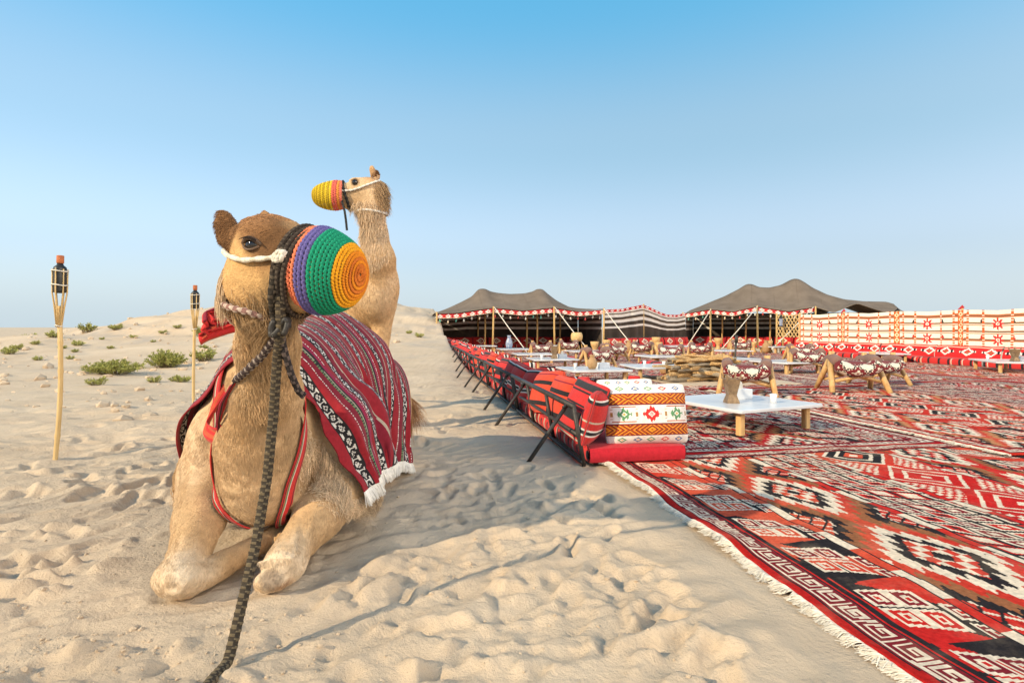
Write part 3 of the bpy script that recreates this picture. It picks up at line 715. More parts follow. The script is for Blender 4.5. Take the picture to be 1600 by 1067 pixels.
halter = empty('halter', (-.8, 1.95, 1.15), label='halter of white strap and dark braided cords on the kneeling camel', cat='halter')
def head_ring(f0, tilt, off, n=48):
    a = np.linspace(0, 2 * np.pi, n)
    P = np.array([HP(f0 + tilt * math.sin(x), .13 * math.cos(x), .13 * math.sin(x) - .01) for x in a])
    return on_surf(c1, P, off)
for f0, tl in ((-.012, .02), (-.032, .02), (-.052, .016)):
    under(link('nose_band', rope_mesh(head_ring(f0, tl, .012), .0095, 12, .016, (.040, .030, .024), (.085, .066, .05), .004, .06), M['rope']), halter)
under(link('throat_cord', rope_mesh([HP(-.03, .118, .06), HP(-.05, .13, -.02), HP(-.06, .12, -.10), (-.775, 1.87, 1.04), (-.75, 1.86, .98)], .012, 10, .03, (.03, .025, .02), (.10, .08, .06)), M['rope']), halter)
wp = on_surf(c1, resample([HP(-.29, .09, .02), HP(-.23, .12, .004), HP(-.17, .12, -.002), HP(-.10, .12, .008), HP(-.03, .12, .02)], 40), .011)
under(link('cheek_strap', rope_mesh(wp, .0085, 8, .05, (.74, .68, .57), (.60, .53, .42), .006, .10), M['rope']), halter)
kn = MB()
for k in range(5):
    a_ = k * 1.3; c_ = wp[-1] + HS * .010
    kn.tube([c_ + .016 * (math.cos(a_ + t) * HD + math.sin(a_ + t * 1.7) * HU) + .008 * math.sin(3 * t) * HS for t in np.linspace(0, 4, 16)], .0075, 6)
under(kn.build('knot', M['white'], smooth=True), halter)
an = np.linspace(0, 2 * np.pi, 56)
ncol = on_surf(c1, np.array([(-.90 + .17 * math.cos(x), 2.07 + .17 * math.sin(x), 1.045 - .035 * math.sin(x - .3)) for x in an]), .016)
under(link('neck_cord', rope_mesh(ncol, .0105, 10, .03, (.24, .13, .11), (.50, .40, .33)), M['rope']), halter)
tail_ = [(-.748, 1.88, 1.0), (-.80, 1.95, .965), (-.88, 2.03, .90), (-.97, 2.10, .84), (-1.045, 2.18, .80)]
under(link('twisted_cord', rope_mesh(tail_, .013, 10, .035, (.05, .035, .035), (.30, .25, .22)), M['rope']), halter)
under(link('twisted_cord', rope_mesh([(-.748, 1.86, 1.0), (-.745, 1.88, .93), (-.735, 1.92, .84), (-.725, 1.96, .78), (-.71, 1.97, .765)], .011, 10, .035, (.03, .025, .025), (.12, .09, .08)), M['rope']), halter)
kn = MB()
for k in range(6):
    a_ = k * 1.05; c_ = np.array((-.745, 1.852, 1.0))
    kn.tube([c_ + .026 * np.array((math.cos(a_ + t), .5 * math.sin(a_ * 2 + t), math.sin(a_ + t * 1.4))) for t in np.linspace(0, 4, 16)], .009, 6)
under(kn.build('knot', M['blackmetal'], smooth=True), halter)
# chest straps
def strapcol(s):
    if abs(abs(s) - .40) < .05: return BLK
    if abs(s - .12) < .05: return WHT * .8
    if abs(s - .22) < .05: return GRN
    return RED
harness = empty('breast_strap', (-1.1, 2.55, .5), label='red woven breast strap round the chest of the kneeling camel', cat='strap')
ribbon_on(c1, [(-1.24, 2.86, 1.0), (-1.29, 2.72, .80), (-1.32, 2.54, .62), (-1.28, 2.46, .45), (-1.24, 2.44, .34), (-1.19, 2.43, .25), (-1.12, 2.46, .16)], .062, .014, 90, strapcol, 'strap', harness, 15)
ribbon_on(c1, [(-1.02, 2.86, 1.0), (-.93, 2.62, .85), (-.89, 2.45, .70), (-.90, 2.42, .52), (-.93, 2.42, .35), (-.99, 2.46, .20), (-1.05, 2.6, .1)], .055, .014, 90, strapcol, 'strap', harness, 15)
def free_ribbon(path, wdir, width, n, m, colf, name, fold=0.0):
    P = resample(path, n); w = np.array(wdir, float)
    if w.ndim == 1: w = np.tile(w, (n, 1))
    else: w = np.stack([np.interp(np.linspace(0, 1, n), np.linspace(0, 1, len(w)), w[:, i]) for i in range(3)], -1)
    s = np.linspace(-.5, .5, m)
    Q = P[:, None, :] + w[:, None, :] * (s[None, :, None] * width) + np.cross(w, np.gradient(P, axis=0) / (np.linalg.norm(np.gradient(P, axis=0), axis=1)[:, None] + 1e-9))[:, None, :] * (fold * np.sin(s * 9)[None, :, None])
    me = mesh_np(name, Q, grid_faces(n, m), True, np.array([colf(v) for v in np.tile((s[:-1] + s[1:]) / 2, n - 1)]))
    o = link(name, me, M['cloth']); md = o.modifiers.new('s', 'SOLIDIFY'); md.thickness = .004
    return o
def loopcol(s): return PNK if abs(s) < .12 else (BLK if abs(abs(s) - .2) < .06 else (RED if s > 0 else MAR * 1.6))
under(free_ribbon([(-1.045, 2.17, .80), (-1.12, 2.24, .72), (-1.185, 2.33, .63), (-1.20, 2.36, .575), (-1.15, 2.34, .55), (-1.08, 2.30, .575)], [(.6, -.2, .6), (.6, -.2, .6), (.5, -.2, .7), (.1, -.2, .95), (-.1, -.3, .9)], .075, 60, 15, loopcol, 'strap_loop', .006), harness)
under(free_ribbon([(-1.24, 2.88, .98), (-1.27, 2.70, .82), (-1.30, 2.55, .68), (-1.31, 2.46, .56), (-1.24, 2.40, .545), (-1.12, 2.37, .56)], [(1, 0, .1), (1, -.1, .2), (.9, -.1, .3), (.3, -.2, .9), (0, -.2, .95)], .085, 70, 15, lambda s: RED if int((s + .5) * 6) % 2 else ORED * .8, 'strap_loop', .008), harness)
roll = empty('rolled_strap', (-1.45, 3.0, 1.0), label='bundle of folded red straps lying across the kneeling camel withers', cat='strap')
for k in range(6):
    w_ = rng.uniform(-1, 1, 6); z_ = .975 + .021 * k
    o_ = free_ribbon([(-1.60 + .05 * abs(w_[0]) + .012 * k, 2.90 + .03 * w_[1], z_ - .045 + .02 * w_[2]), (-1.56, 2.93, z_ - .01 + .010 * w_[3]), (-1.45, 2.95, z_ + .022 + .008 * w_[4]), (-1.33, 2.97, z_ + .05), (-1.2, 3.0, z_ + .065)], [(.1, -.5, .8 + .2 * w_[5]), (0, -.7 + .3 * w_[2], .7), (0, -.5, .85), (0, -.35, .94)], .065, 40, 11, (lambda s: RED if abs(s) < .3 else MAR) if k % 2 else (lambda s: RED if s > -.2 else ORED), 'strap', .012)
    o_.modifiers['s'].thickness = .008; under(o_, roll)
# ------------------------------------------------------------------ striped blanket: a sheet dropped on the camel and left to settle
SEQ = [(.034, 'R'), (.004, 'K'), (.030, 'M'), (.004, 'K'), (.030, 'R'), (.004, 'W'), (.026, 'A'), (.010, 'G'), (.004, 'C'), (.012, 'K'), (.018, 'P'), (.004, 'W'), (.030, 'R'), (.006, 'K'), (.022, 'N'), (.006, 'K'), (.030, 'A'), (.006, 'C'), (.012, 'R')]
BRED = np.array((.25, .015, .023))
def blanket_col(q, w):
    q = q / 1.2; w = w / 1.15; tot = sum(a for a, _ in SEQ); q = q % tot; col = np.tile(RED, (len(q), 1)); e = 0
    for wd, c in SEQ:
        m = (q >= e) & (q < e + wd); t = (q - e) / wd; e += wd
        if c in 'MN':
            per = .05 if c == 'M' else .034; a = np.abs(((w / per) % 1) - .5) * 2; b = np.abs(t - .5) * 2
            d = a + b
            on = ((d > .35) & (d < .62)) | (d > 1.35) | ((d < .16)); on |= (np.abs(a - .98) < .06)
            cc = np.where(on[:, None], WHT * .8, BLK)
        elif c == 'W': cc = np.where((((w / .008) % 1) < .6)[:, None], WHT * .8, BRED * .7)
        elif c == 'G': cc = np.where((((w / .012) % 1) < .6)[:, None], GRN, BLK)
        else: cc = np.tile({'R': BRED, 'K': BLK, 'A': MAR * .9, 'P': PNK * .5, 'C': CRM * .55}[c], (len(q), 1))
        col = np.where(m[:, None], cc, col)
    return col
def settle():
    sp = .0205; n1, n2 = 78, 80       # n1 along the stripes, n2 across
    e = nrm((.985, -.17, 0)); p = nrm((.17, .985, 0)); C = np.array((-1.22, 3.44, 1.34))
    a = (np.arange(n1) - 33) * sp; b = (np.arange(n2) - n2 / 2) * sp * .78
    P = C + a[:, None, None] * e + b[None, :, None] * p
    P = P + .01 * (fbm(P[..., 0] * 6, P[..., 1] * 6, 8, 3) - .5)[..., None] * np.array([0, 0, 1.0])
    P[..., 2] -= .25 * np.maximum(np.abs(a)[:, None] - .25, 0)
    P[..., 2] += .030 * np.sin(b / .19 * 2 * np.pi + 1.2 * np.sin(a * 3)[:, None])[...] * (.4 + np.abs(a)[:, None])
    Q = P.copy(); r = np.random.default_rng(2)
    def con(di, dj, k):
        L0 = sp * math.hypot(di, dj)
        out = []
        step = max(di, abs(dj))
        for par in range(2):
            if di >= abs(dj):
                i = np.arange(n1 - di); i = i[(i // di) % 2 == par]; j = np.arange(max(0, -dj), n2 - max(0, dj))
            else:
                i = np.arange(n1); j = np.arange(n2 - dj); j = j[(j // dj) % 2 == par]
            out.append((np.ix_(i, j), np.ix_(i + di, j + dj), L0, k))
        return out
    cons = con(1, 0, 1) + con(0, 1, 1) + con(1, 1, .5) + con(1, -1, .5) + con(3, 0, .10) + con(0, 3, .07)
    dt2 = 9.8 * .012 ** 2
    for it in range(250):
        damp = .97 if it < 180 else .90
        N = P + (P - Q) * damp; N[..., 2] -= dt2; Q = P; P = N
        for _ in range(6):
            for ia, ib, L0, k in cons:
                A = P[ia]; B = P[ib]; d = B - A; l = np.sqrt((d * d).sum(-1, keepdims=True)) + 1e-9
                c = d * ((l - L0) / l * .5 * k); P[ia] = A + c; P[ib] = B - c
        f = P.reshape(-1, 3); sd = c1.sample(f); m = sd < .020
        if m.any():
            g = c1.grad(f[m]); f[m] += g * (.020 - sd[m])[:, None]
            qf = Q.reshape(-1, 3); vel = f[m] - qf[m]; vt = vel - g * (vel * g).sum(1)[:, None]; f[m] -= vt * .55
        low = f[:, 2] < .02; f[low, 2] = .02
        P = f.reshape(n1, n2, 3)
    return P
def upsample(P, k):
    def up(P, ax):
        P = np.moveaxis(P, ax, 0); n = len(P); t = np.linspace(0, n - 1, (n - 1) * k + 1); i = np.clip(t.astype(int), 0, n - 2); f = (t - i)[:, None, None]
        g = lambda j: P[np.clip(j, 0, n - 1)]
        a, b, c, d = g(i - 1), g(i), g(i + 1), g(i + 2)
        r = b + .5 * f * (c - a + f * (2 * a - 5 * b + 4 * c - d + f * (3 * (b - c) + d - a)))
        return np.moveaxis(r, 0, ax)
    return up(up(P, 0), 1)
BK = settle()
_cov = np.zeros(c1.n, bool)
_q = np.round((upsample(BK, 2).reshape(-1, 3) - c1.lo) / c1.h).astype(int)
for dx in (-2, -1, 0, 1, 2):
    for dy in (-2, -1, 0, 1, 2):
        for dz in (-2, -1, 0, 1, 2):
            w_ = np.clip(_q + np.array((dx, dy, dz)), 0, c1.n - 1); _cov[w_[:, 0], w_[:, 1], w_[:, 2]] = True
def covered(P):
    w_ = np.clip(np.round((P - c1.lo) / c1.h).astype(int), 0, c1.n - 1); return _cov[w_[:, 0], w_[:, 1], w_[:, 2]]
fur1()
BU = upsample(BK, 4); na, nb = BU.shape[:2]
_t1 = np.gradient(BU, axis=0); _t2 = np.gradient(BU, axis=1); _n = np.cross(_t1, _t2); _n /= np.linalg.norm(_n, axis=-1, keepdims=True) + 1e-9
if _n[na // 2, nb // 2, 2] < 0: _n = -_n
_ai, _bi = np.meshgrid((np.arange(na) - 132) * .0205 / 4, np.arange(nb) * .0205 / 4, indexing='ij')
_wp = .16 * (fbm(_ai * 2.2, _bi * 2.2, 71, 3) - .5)
_fold = (1 - np.abs(2 * fbm((_bi + _wp) * 5.2, _ai * .9, 72, 2) - 1)) ** 2        # long soft folds down the hanging sides
_wr = fbm(_bi * 13 + _wp * 8, _ai * 5, 73, 3) - .3
BU = BU + _n * (np.maximum(_fold - .25, 0) * .075 * sstep(.10, .65, np.abs(_ai)) + .012 * np.maximum(_wr, 0))[..., None]
ii, jj = np.meshgrid(np.arange(na - 1), np.arange(nb - 1), indexing='ij')
col = blanket_col((jj.ravel() + .5) * .0205 / 4 + .002 * np.sin(ii.ravel() * .02), (ii.ravel() + .5) * .0205 / 4)
blanket = empty('saddle_blanket', (-1.2, 3.6, 1.0), label='red striped woven blanket with white fringe draped over the kneeling camel', cat='blanket')
o = under(link('cloth', mesh_np('cloth', BU, grid_faces(na, nb), True, col), M['cloth']), blanket)
md = o.modifiers.new('s', 'SOLIDIFY'); md.thickness = .006; md.offset = 0
def cloth_fringe(E, inner, L_, n_, name, par, colr):
    r = np.random.default_rng(5); t = r.uniform(0, len(E) - 1.001, n_); i = t.astype(int); f = (t - i)[:, None]
    p = E[i] * (1 - f) + E[i + 1] * f; d = p - (inner[i] * (1 - f) + inner[i + 1] * f); d /= np.linalg.norm(d, axis=1)[:, None] + 1e-9
    k = np.floor(t / 3.2)[:, None]; cl = np.sin(k * 12.9898) * .25
    d = d + np.concatenate([cl, cl * .3, 0 * cl], 1) + r.normal(0, .10, p.shape)
    return under(hair_obj(name, strands(p, d, np.zeros_like(d), L_ * r.uniform(.8, 1.15, n_), 5, .06, .25, 0, r), np.array([.0020, .0020, .0018, .0016, .001]), np.tile(colr, (n_, 1)) * r.uniform(.85, 1.1, (n_, 1)), M['hair'], None), par)
cloth_fringe(BU[-1], BU[-6], .05, 3800, 'fringe', blanket, WHT * 1.05)
cloth_fringe(BU[0], BU[5], .05, 3800, 'fringe', blanket, WHT * 1.05)
# ------------------------------------------------------------------ the standing camel
c2 = Field((-2.45, 4.85, -.03), (-.75, 7.65, 2.5), .019)
ya = math.atan2(.33, 1.0); Y2 = np.array([[math.cos(ya), -math.sin(ya), 0], [math.sin(ya), math.cos(ya), 0], [0, 0, 1]])
c2.el((-1.58, 6.15, 1.28), (.30, .85, .37), .05, Y2); c2.el((-1.285, 5.5, 1.36), (.19, .32, .32), .12, Y2)
c2.el((-1.80, 6.8, 1.28), (.28, .34, .35), .15, Y2); c2.el((-1.54, 6.2, 1.58), (.2, .36, .22), .15, Y2)
c2.rc((-1.285, 5.42, 1.40), .17, (-1.21, 5.24, 1.62), .125, .12); c2.rc((-1.21, 5.24, 1.62), .125, (-1.245, 5.24, 1.85), .098, .1); c2.rc((-1.245, 5.24, 1.85), .098, (-1.26, 5.21, 2.05), .092, .08)
c2.rc((-1.265, 5.21, 2.05), .098, (-1.26, 5.2, 2.19), .112, .08)
c2.el((-1.30, 5.2, 2.255), (.16, .11, .095), .06); c2.rc((-1.34, 5.2, 2.20), .115, (-1.52, 5.17, 2.195), .085, .05); c2.rc((-1.52, 5.17, 2.195), .085, (-1.70, 5.15, 2.18), .075, .05)
c2.rc((-1.25, 5.2, 2.12), .10, (-1.48, 5.18, 2.13), .068, .05); c2.el((-1.39, 5.125, 2.31), (.06, .035, .02), .03)
for s_ in (-.07, .07):
    ear(c2, (-1.235, 5.19 + s_, 2.33), (-1.245, 5.19 + 1.3 * s_, 2.44), (-.5, -.8 if s_ < 0 else .8, 0), .035, .02)
for lx, ly in ((-1.24, 5.52), (-1.48, 5.60)):
    c2.rc((lx, ly, 1.2), .105, (lx - .02, ly - .03, .62), .065, .06); c2.rc((lx - .02, ly - .03, .62), .068, (lx - .02, ly, .12), .045, .04); c2.el((lx - .02, ly - .05, .05), (.08, .11, .055), .05)
for lx, ly in ((-1.55, 6.85), (-1.95, 6.95)):
    c2.rc((lx, ly - .05, 1.2), .17, (lx, ly - .12, .85), .11, .08); c2.rc((lx, ly - .12, .85), .10, (lx, ly + .18, .52), .058, .05); c2.rc((lx, ly + .18, .52), .058, (lx, ly + .1, .12), .045, .04); c2.el((lx, ly + .05, .05), (.08, .11, .055), .05)
c2.rc((-1.86, 7.12, 1.4), .04, (-1.9, 7.22, .85), .025, .05)
V2, F2 = c2.mesh()
def coat2(V):
    nz = fbm(V[:, 0] * 4 + V[:, 2] * 3, V[:, 1] * 4 - V[:, 2] * 3, 33, 3)
    c = np.tile(CT * 1.12, (len(V), 1)); c = mixc(c, CLT * 1.05, .5 * sstep(.35, .7, nz))
    c = mixc(c, CBR * 1.3, near(V, (-1.2, 5.2, 2.36), .10, .22) * .5); c = mixc(c, CT * .62, near(V, (-1.42, 5.1, 2.13), .06, .2) * .55)
    c = mixc(c, CDK, near(V, (-1.39, 5.09, 2.285), .022, .05)); return c
gz2 = .0
camel2 = empty('camel', (-1.4, 5.9, 0), label='standing camel in profile with a yellow muzzle cover behind the kneeling one', cat='camel')
under(link('body', mesh_np('body', V2, F2, True, coat2(V2), 'POINT'), M['coat']), camel2)
for s_ in (-1, 1):
    a = np.linspace(0, np.pi, 10); mb = MB(); mb.lathe(np.stack([.027 * np.sin(a) + 1e-4, -.027 * np.cos(a)], 1), (-1.39, 5.19 + s_ * .088, 2.28), 14); under(mb.build('eye', M['eye'], smooth=True), camel2)
def fur2():
    r = np.random.default_rng(12); P = surf_sample(V2, F2, 60000, r)
    P = P[(P[:, 1] < 6.3) & (P[:, 2] > .9)]; P = P[~((P[:, 0] < -1.5) & (P[:, 2] > 2.0))]; G = c2.grad(P)
    fl = np.where((P[:, 2] > 2.05)[:, None], np.array([.8, 0, -.2]), np.array([.05, .3, -1.0])) + r.normal(0, .2, P.shape); D = fl - G * (fl * G).sum(1)[:, None]; D /= np.linalg.norm(D, axis=1)[:, None] + 1e-9
    ln = np.where(P[:, 2] > 2.05, .010, .018) * r.uniform(.6, 1.4, len(P))
    S1 = strands(P, D, G, ln, 5, .06, .3, .25, r); C1 = coat2(P) * r.uniform(.88, 1.15, (len(P), 1))
    Ps = [S1]; Cs = [C1]
    for c_, rad, n_, L_, f_, cc in (((-1.30, 5.1, 1.90), .16, 1800, .07, (-.2, -.2, -1), CLT), ((-1.14, 5.2, 2.2), .10, 700, .075, (.5, 0, -.8), CT * .8), ((-1.28, 5.05, 1.72), .16, 1200, .05, (-.1, -.2, -1), CLT), ((-1.24, 5.2, 2.42), .05, 500, .03, (0, -.2, .7), CBR)):
        sel = F2[np.linalg.norm(V2[F2[:, 0]] - np.array(c_), axis=1) < rad * 1.4]
        if not len(sel): continue
        q = surf_sample(V2, sel, n_, r); g = c2.grad(q); f_ = np.array(f_) + r.normal(0, .2, q.shape)
        Ps.append(strands(q, f_, g, L_ * r.uniform(.5, 1.2, n_), 5, .08, .4, .4, r)); Cs.append(np.tile(cc, (n_, 1)) * r.uniform(.75, 1.25, (n_, 1)))
    under(hair_obj('fur', np.concatenate(Ps), np.array([.0011, .0011, .001, .0008, .0003]), np.concatenate(Cs), M['hair'], None, kind='stuff'), camel2)
fur2()
cY1 = (.66, .46, .03); cY2 = (.40, .28, .02)
crochet('muzzle_cover', np.array((-1.505, 5.165, 2.185)), nrm((-1, -.12, -.02)), np.array((0, 0, 1.0)), .128, .275, [(.62, .16, .11)] + [(.66, .24, .05)] + [(.60, .12, .09)] * 2 + [cY1, cY2] * 8, 40, 5, 'yellow crocheted muzzle cover with red rim on the standing camel', 'muzzle cover')
h2 = empty('halter', (-1.4, 5.2, 2.2), label='halter of white cord and black nose band on the standing camel', cat='halter')
def ring2(c, ax, n, off, rr=.13):
    ax = nrm(ax); a_ = nrm(np.cross(ax, (0, 1, .1))); b_ = np.cross(ax, a_); t = np.linspace(0, 2 * np.pi, n)
    return on_surf(c2, np.array(c) + rr * (np.cos(t)[:, None] * a_ + np.sin(t)[:, None] * b_), off)
under(link('nose_band', rope_mesh(ring2((-1.485, 5.17, 2.19), (1, .1, .25), 40, .012), .012, 8, .04, (.02, .02, .02), (.04, .04, .04), .01), M['rope']), h2)
under(link('cheek_strap', rope_mesh(on_surf(c2, resample([(-1.5, 5.05, 2.20), (-1.42, 5.05, 2.205), (-1.33, 5.05, 2.23), (-1.24, 5.06, 2.27), (-1.17, 5.12, 2.31)], 30), .012), .009, 8, .04, (.70, .67, .62), (.58, .55, .5), .01), M['rope']), h2)
under(link('neck_cord', rope_mesh(ring2((-1.262, 5.21, 2.035), (.12, 0, 1), 40, .016), .010, 8, .04, (.70, .67, .62), (.58, .55, .5), .01), M['rope']), h2)
under(link('hanging_cord', rope_mesh([(-1.50, 5.07, 2.12), (-1.47, 5.06, 2.02), (-1.455, 5.05, 1.93), (-1.45, 5.06, 1.85)], .010, 8, .04, (.02, .02, .02), (.05, .05, .05), .01), M['rope']), h2)
# ------------------------------------------------------------------ rugs
KEY = np.array([[c == '#' for c in r] for r in ["##########", "#.........", "#.#######.", "#.#.....#.", "#.#.###.#.", "#.#...#.#.", "#.#####.#.", "#.......#."]])
def rug_pattern(v, u, W_, L_, st):
    """v across, u along, in metres; returns colours. st: dict with palette and band order"""
    pal = st['pal']; red, red2, dark, crm, mar, acc = (np.array(c) for c in pal)
    n = len(v); out = np.tile(red, (n, 1))
    wv = (fbm(u * 2.2, v * 2.2, st['seed'], 3) - .5) * .035; wu = (fbm(u * 2.2 + 9, v * 2.2, st['seed'] + 5, 3) - .5) * .045
    v0, u0 = v, u; v = v + wv; u = u + wu
    ab = st.get('glint', .8) * sstep(.40, .75, fbm(v * .55, u * .5, st['seed'] + 11, 3))      # noise drifts red to coral: the sun-glint hue put into the wool colour
    base = red + (red2 - red) * ab[:, None]
    out[:] = base
    x = st.get('b0', .17); k = 0
    def put(m, c):
        out[m] = c if np.ndim(c) == 1 else c[m]
    while x < W_ - .17:
        kind, wd = st['bands'][k % len(st['bands'])]; k += 1
        m = (v >= x) & (v < x + wd); a = (v - x) / wd; P = st['per']
        if kind == 'stripe':
            seg = ((u / .45 + .3 * k) % 1) < .52
            put(m, np.where(seg[:, None], crm, base)); put(m & ((a < .14) | (a > .86)), dark)
        elif kind == 'motif':
            cell = np.floor(u / P); lu = (u / P - cell) - .5
            sk = lu + (a - .5) * .75
            alt = (np.sin(cell * 12.9 + k * 3) * 43.7) % 1
            tri = (sk > .26) | (sk < -.24)
            put(m, np.where(((alt < .40) & ~tri)[:, None] | ((alt > .55) & tri)[:, None], dark, base))
            put(m & (np.abs(np.abs(sk) - .25) < .018), dark)
            # two by two stepped squares leaning with the band, one more pair beside them
            A = (a - .40) * wd / .30; B = lu * P / .42 + (a - .4) * .25
            for cx, cy, sz in ((-.16, -.17, .155), (.16, -.17, .155), (-.16, .17, .155), (.16, .17, .155), (.52, .0, .13), (.52, -.30, .12)):
                d = np.maximum(np.abs(A - cx), np.abs(B - cy)) / sz
                put(m & (d < 1), crm); put(m & (d < .74), mar if (cx + cy) > 0 else base); put(m & (d < .42), crm); put(m & (d < .20), base)
        elif kind == 'med':
            cell = np.floor(u / st['mper'] + .37 * k); lu = (u / st['mper'] + .37 * k - cell - .5) * st['mper']; lv = (a - .5) * wd
            q = np.maximum(np.abs(lv) / (wd * .5) + .0, 0) * .62 + np.abs(lu) / (st['mper'] * .5) * .72
            tooth = np.abs((lv / .06) % 1 - .5)
            qq = q * 6.0 + tooth * 1.7
            ring = np.floor(qq).astype(int)
            pl = np.stack([crm, base.mean(0), dark, crm, base.mean(0), np.array(acc), dark, crm, dark, base.mean(0), base.mean(0), dark])
            cc = pl[np.clip(ring, 0, 11)]
            cc = np.where(((ring == 1) | (ring == 4))[:, None], base, cc)
            put(m, cc)
            ck = (np.floor(lv / .05) + np.floor(lu / .06)).astype(int) % 2
            core = m & (q < .30); put(core, np.where((ck == 0)[:, None], crm, base)); put(m & (q < .09), dark)
            hk = m & (q > 1.08); put(hk, base); put(hk & (np.abs(((lu + lv) / .09) % 1 - .5) < .12), crm); put(hk & (np.abs(((lu - lv) / .09) % 1 - .5) < .10), dark)
        elif kind == 'lat':
            cs = .14; sk_u = u + (v - x) * .55; i = np.floor((v - x) / cs); j = np.floor(sk_u / cs)
            A = np.abs(((v - x) / cs) % 1 - .5) * 2; B = np.abs((sk_u / cs) % 1 - .5) * 2; d = np.maximum(A, B)
            rnd = (np.sin(i * 7.1 + j * 3.7) * 91.7) % 1
            put(m, dark); put(m & (d < .84), np.where((rnd < .75)[:, None], crm, base)); put(m & (d < .60), np.where((rnd < .5)[:, None], base, np.where((rnd < .8)[:, None], mar, crm))); put(m & (d < .28), np.where((rnd > .35)[:, None], crm, dark))
        elif kind == 'dia':
            P2 = wd * 1.15; lu = (u / P2 + .2 * k) % 1 - .5; d = np.abs(lu) * 2 + np.abs(a - .5) * 2; cell = np.floor(u / P2 + .2 * k)
            alt = (np.sin(cell * 5.3 + k) * 77.7) % 1
            put(m, base); put(m & (d < .92), np.where((alt < .62)[:, None], dark, base)); put(m & (np.abs(d - .92) < .05), crm)
            put(m & (np.abs(d - .55) < .06), crm); put(m & (d < .30), base); put(m & (d < .14), crm)
            s4 = m & (d > 1.25); put(s4 & (((a * wd / .03).astype(int) + (u / .03).astype(int)) % 2 == 0), crm)
        x += wd
    # borders: guard stripes and a running key
    eL = v0 + wv * .4; eR = W_ - v0 + wv * .4; eB = u0 + wu * .3; eT = L_ - u0 + wu * .3
    e = np.minimum(np.minimum(eL, eR), np.minimum(eB, eT)); along = np.where((e == eL) | (e == eR), u, v)
    bd = e < .19
    put(bd, mar); put(bd & (e < .035), red * .8); put(bd & (e > .035) & (e < .042), dark)
    kz = bd & (e >= .05) & (e < .138)
    ky = np.clip(((e - .05) / .088 * 8).astype(int), 0, 7); kx = np.clip(((along / .125) % 1 * 10).astype(int), 0, 9)
    put(kz, np.where(KEY[ky, kx][:, None], crm, mar * .9)); put(bd & (e > .145) & (e < .155), dark); put(bd & (e > .165), dark)
    put(bd & (e > .155) & (e < .165), red)
    return out * (0.9 + .2 * vnoise(u0 * 60, v0 * 60, 4))[:, None]
PAL_A = [(.47, .018, .016), (.56, .10, .048), (.022, .019, .021), (.66, .55, .42), (.19, .016, .024), (.26, .10, .045)]
PAL_B = [(.34, .014, .020), (.47, .045, .032), (.020, .017, .021), (.60, .51, .41), (.15, .012, .022), (.28, .13, .06)]
PAL_C = [(.48, .030, .020), (.58, .12, .065), (.024, .019, .020), (.68, .57, .44), (.24, .02, .03), (.45, .20, .09)]
ST_A = dict(pal=PAL_A, seed=3, b0=.19, per=.42, mper=1.0, bands=[('motif', .27), ('stripe', .065), ('med', .54), ('stripe', .065), ('lat', .46), ('stripe', .06), ('dia', .55), ('stripe', .06), ('med', .5), ('stripe', .06), ('motif', .3)])
ST_B = dict(pal=PAL_B, seed=23, b0=.19, per=.36, mper=.85, bands=[('dia', .5), ('stripe', .06), ('lat', .35), ('stripe', .06), ('motif', .3), ('med', .6), ('motif', .3), ('stripe', .06), ('lat', .35)])
ST_C = dict(pal=PAL_C, seed=43, b0=.19, per=.5, mper=.9, bands=[('med', .55), ('stripe', .07), ('motif', .34), ('dia', .6), ('motif', .34), ('stripe', .07), ('med', .55)])
ST_D = dict(pal=PAL_B, seed=63, b0=.19, per=.4, mper=.7, bands=[('lat', .46), ('motif', .3), ('stripe', .06), ('lat', .35), ('dia', .45), ('stripe', .06), ('med', .6)])
def rug_mesh(name, W_, L_, px, st, wave=.006, edge=None, seed=0, sway=.0):
    nv = int(W_ / px) + 1; nu = int(L_ / px) + 1
    v = np.linspace(0, W_, nv); u = np.linspace(0, L_, nu); Vg, Ug = np.meshgrid(v, u)
    Zg = wave * 2 * (fbm(Vg * 1.3, Ug * 1.3, 55 + seed, 3) - .5) + wave * .8 * (fbm(Vg * 5, Ug * 5, 56 + seed, 2) - .5)
    Xg = Vg + .012 * np.sin(Ug * 3.1 + seed) * (1 - Vg / W_) + .02 * (fbm(Ug * 1.7, Vg * 0, 57 + seed, 2) - .5); Yg = Ug + .02 * (fbm(Vg * 1.7, Ug * 0, 58 + seed, 2) - .5)
    if edge is not None: Zg = Zg + edge(Vg, Ug)
    Xg = Xg + sway * (fbm(Ug * 1.1 + 4, Vg * 0, 59, 3) - .5) * np.exp(-Vg / .8)
    P = np.stack([Xg, Yg, Zg], -1)
    # turned-down rim so that the pile has thickness
    Q = np.pad(P, ((1, 1), (1, 1), (0, 0)), mode='edge'); Q[0, :, 2] -= .014; Q[-1, :, 2] -= .014; Q[:, 0, 2] -= .014; Q[:, -1, 2] -= .014
    vc = (np.clip(np.arange(nv + 1) - 1, 0, nv - 2) + .5) * (W_ / (nv - 1)); uc = (np.clip(np.arange(nu + 1) - 1, 0, nu - 2) + .5) * (L_ / (nu - 1))
    A, B = np.meshgrid(vc, uc)
    return mesh_np(name, Q, grid_faces(nu + 2, nv + 2), True, rug_pattern(A.ravel(), B.ravel(), W_, L_, st)), P
